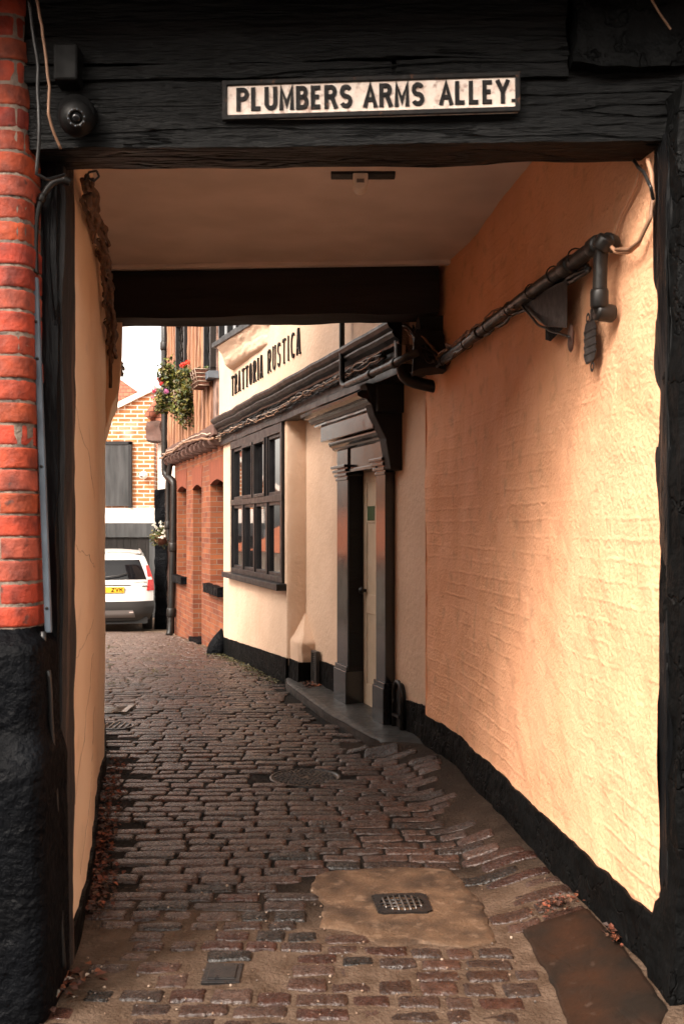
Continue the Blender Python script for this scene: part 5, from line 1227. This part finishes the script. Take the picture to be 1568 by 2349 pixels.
# ------------------------------------------------------------------ litter
def scatter(name, lab, cat, pts, n, size, cols, m_='deadleaf', spread=.05):
    b = MB()
    for i in range(n):
        t = random.random()*(len(pts)-1); j = int(t); a, c_ = Vector(pts[j]), Vector(pts[j+1]); p = a.lerp(c_, t-j)
        x, y_ = p.x + random.gauss(0, spread), p.y + random.gauss(0, spread)
        if x < pw(LB, y_)+.015: x = pw(LB, y_)+.015+random.random()*.04
        if x > pw(RB, y_)-.02 and y_ < 6.9: x = pw(RB, y_)-.02-random.random()*.03
        k = Vector(random.choice(cols))*random.uniform(.6,1.4)
        b.leaf((x, y_, gz(x,y_)+p.z+.018+random.random()*.03), size*random.uniform(.5,1.3), tuple(k), (random.gauss(0,.35), random.gauss(0,.35), 1))
    return tag(b.build(name, M[m_]), lab, cat, None, 'stuff')
BRN = [(.12,.035,.018),(.17,.045,.02),(.07,.028,.018),(.22,.07,.03),(.045,.022,.016),(.10,.05,.03)]
scatter('leaf_litter', 'drift of reddish brown dead leaves along the foot of the left wall', 'leaves', [(-1.02,4.05,0),(-1.07,4.45,0),(-1.17,4.8,0),(-1.22,5.2,0),(-1.36,5.8,0),(-1.5,6.7,0)], 620, .034, BRN, spread=.035)
scatter('leaf_litter', 'dead leaves and rubbish at the foot of the left black post', 'leaves', [(-1.02,3.25,0),(-.90,3.5,0),(-.93,3.42,0)], 70, .035, BRN+[(.45,.42,.38)], spread=.05)
scatter('leaf_litter', 'small pile of orange brown leaves under the air vent', 'leaves', [tuple(W(3.75,-.08,.06)), tuple(W(3.98,-.06,.06))], 60, .05, BRN+[(.45,.16,.06)], spread=.04)
scatter('leaf_litter', 'brown leaf heap at the top of the rusty stone slab', 'leaves', [tuple(gpt(1235,2128)), tuple(gpt(1310,2122))], 120, .022, BRN, spread=.035)
scatter('leaf_litter', 'curled brown leaves against the right skirting near the street', 'leaves', [tuple(gpt(1415,2195)), tuple(gpt(1470,2235))], 30, .032, BRN, spread=.018)
scatter('leaf_litter', 'dark leaf drift beside the guard stone and brick wall', 'leaves', [tuple(gpt(440,1503,-.1)), tuple(gpt(490,1500,-.1))], 200, .035, [(.05,.03,.02),(.10,.05,.03)], spread=.07)
pb_ = MB()
for i in range(190):
    y_ = random.uniform(3.2, 4.4) if i < 260 else random.uniform(3.3, 6.9); x = random.uniform(pw(LB,y_)+.05, pw(RB,y_)-.04)
    if i >= 260: x = pw(RB,y_) - abs(random.gauss(0,.16)) - .03
    if inpoly(x, y_, SLAB) or inpoly(x, y_, PATCH): continue
    k = random.random(); c = (.34,.26,.20) if k > .85 else (.20,.13,.09) if k > .35 else (.12,.10,.09)
    pb_.blob((x, y_, gz(x,y_)+.012), random.uniform(.002,.0055)*(1.3 if k > .93 else 1), 3, .3, 40, c)
tag(pb_.build('gravel', mat('grit', (1,1,1), None, 3, .8, vcol=True)), 'pale grit and pebbles strewn over the near setts', 'gravel', None, 'stuff')
mo = MB()
for i in range(1700):
    if i < 600: u = random.uniform(0, 3.3); p = W(u, .03+abs(random.gauss(0,.10)), 0)
    else: y_ = random.uniform(9.5,15); p = Vector((pw(LB,y_)*.0 - .235*y_ + abs(random.gauss(0,.45)), y_, 0))
    if i >= 600 and fbm((p.x*1.2,p.y*.8,0),1) < .05: continue
    k = random.choice([(.07,.06,.018),(.12,.09,.03),(.05,.05,.016)])
    mo.leaf((p.x, p.y, gz(p.x,p.y)+.022), random.uniform(.012,.035), k, (random.gauss(0,.4), random.gauss(0,.4), 1))
tag(mo.build('moss', M['foliage']), 'yellow green moss and weeds between the far setts', 'moss', None, 'stuff')
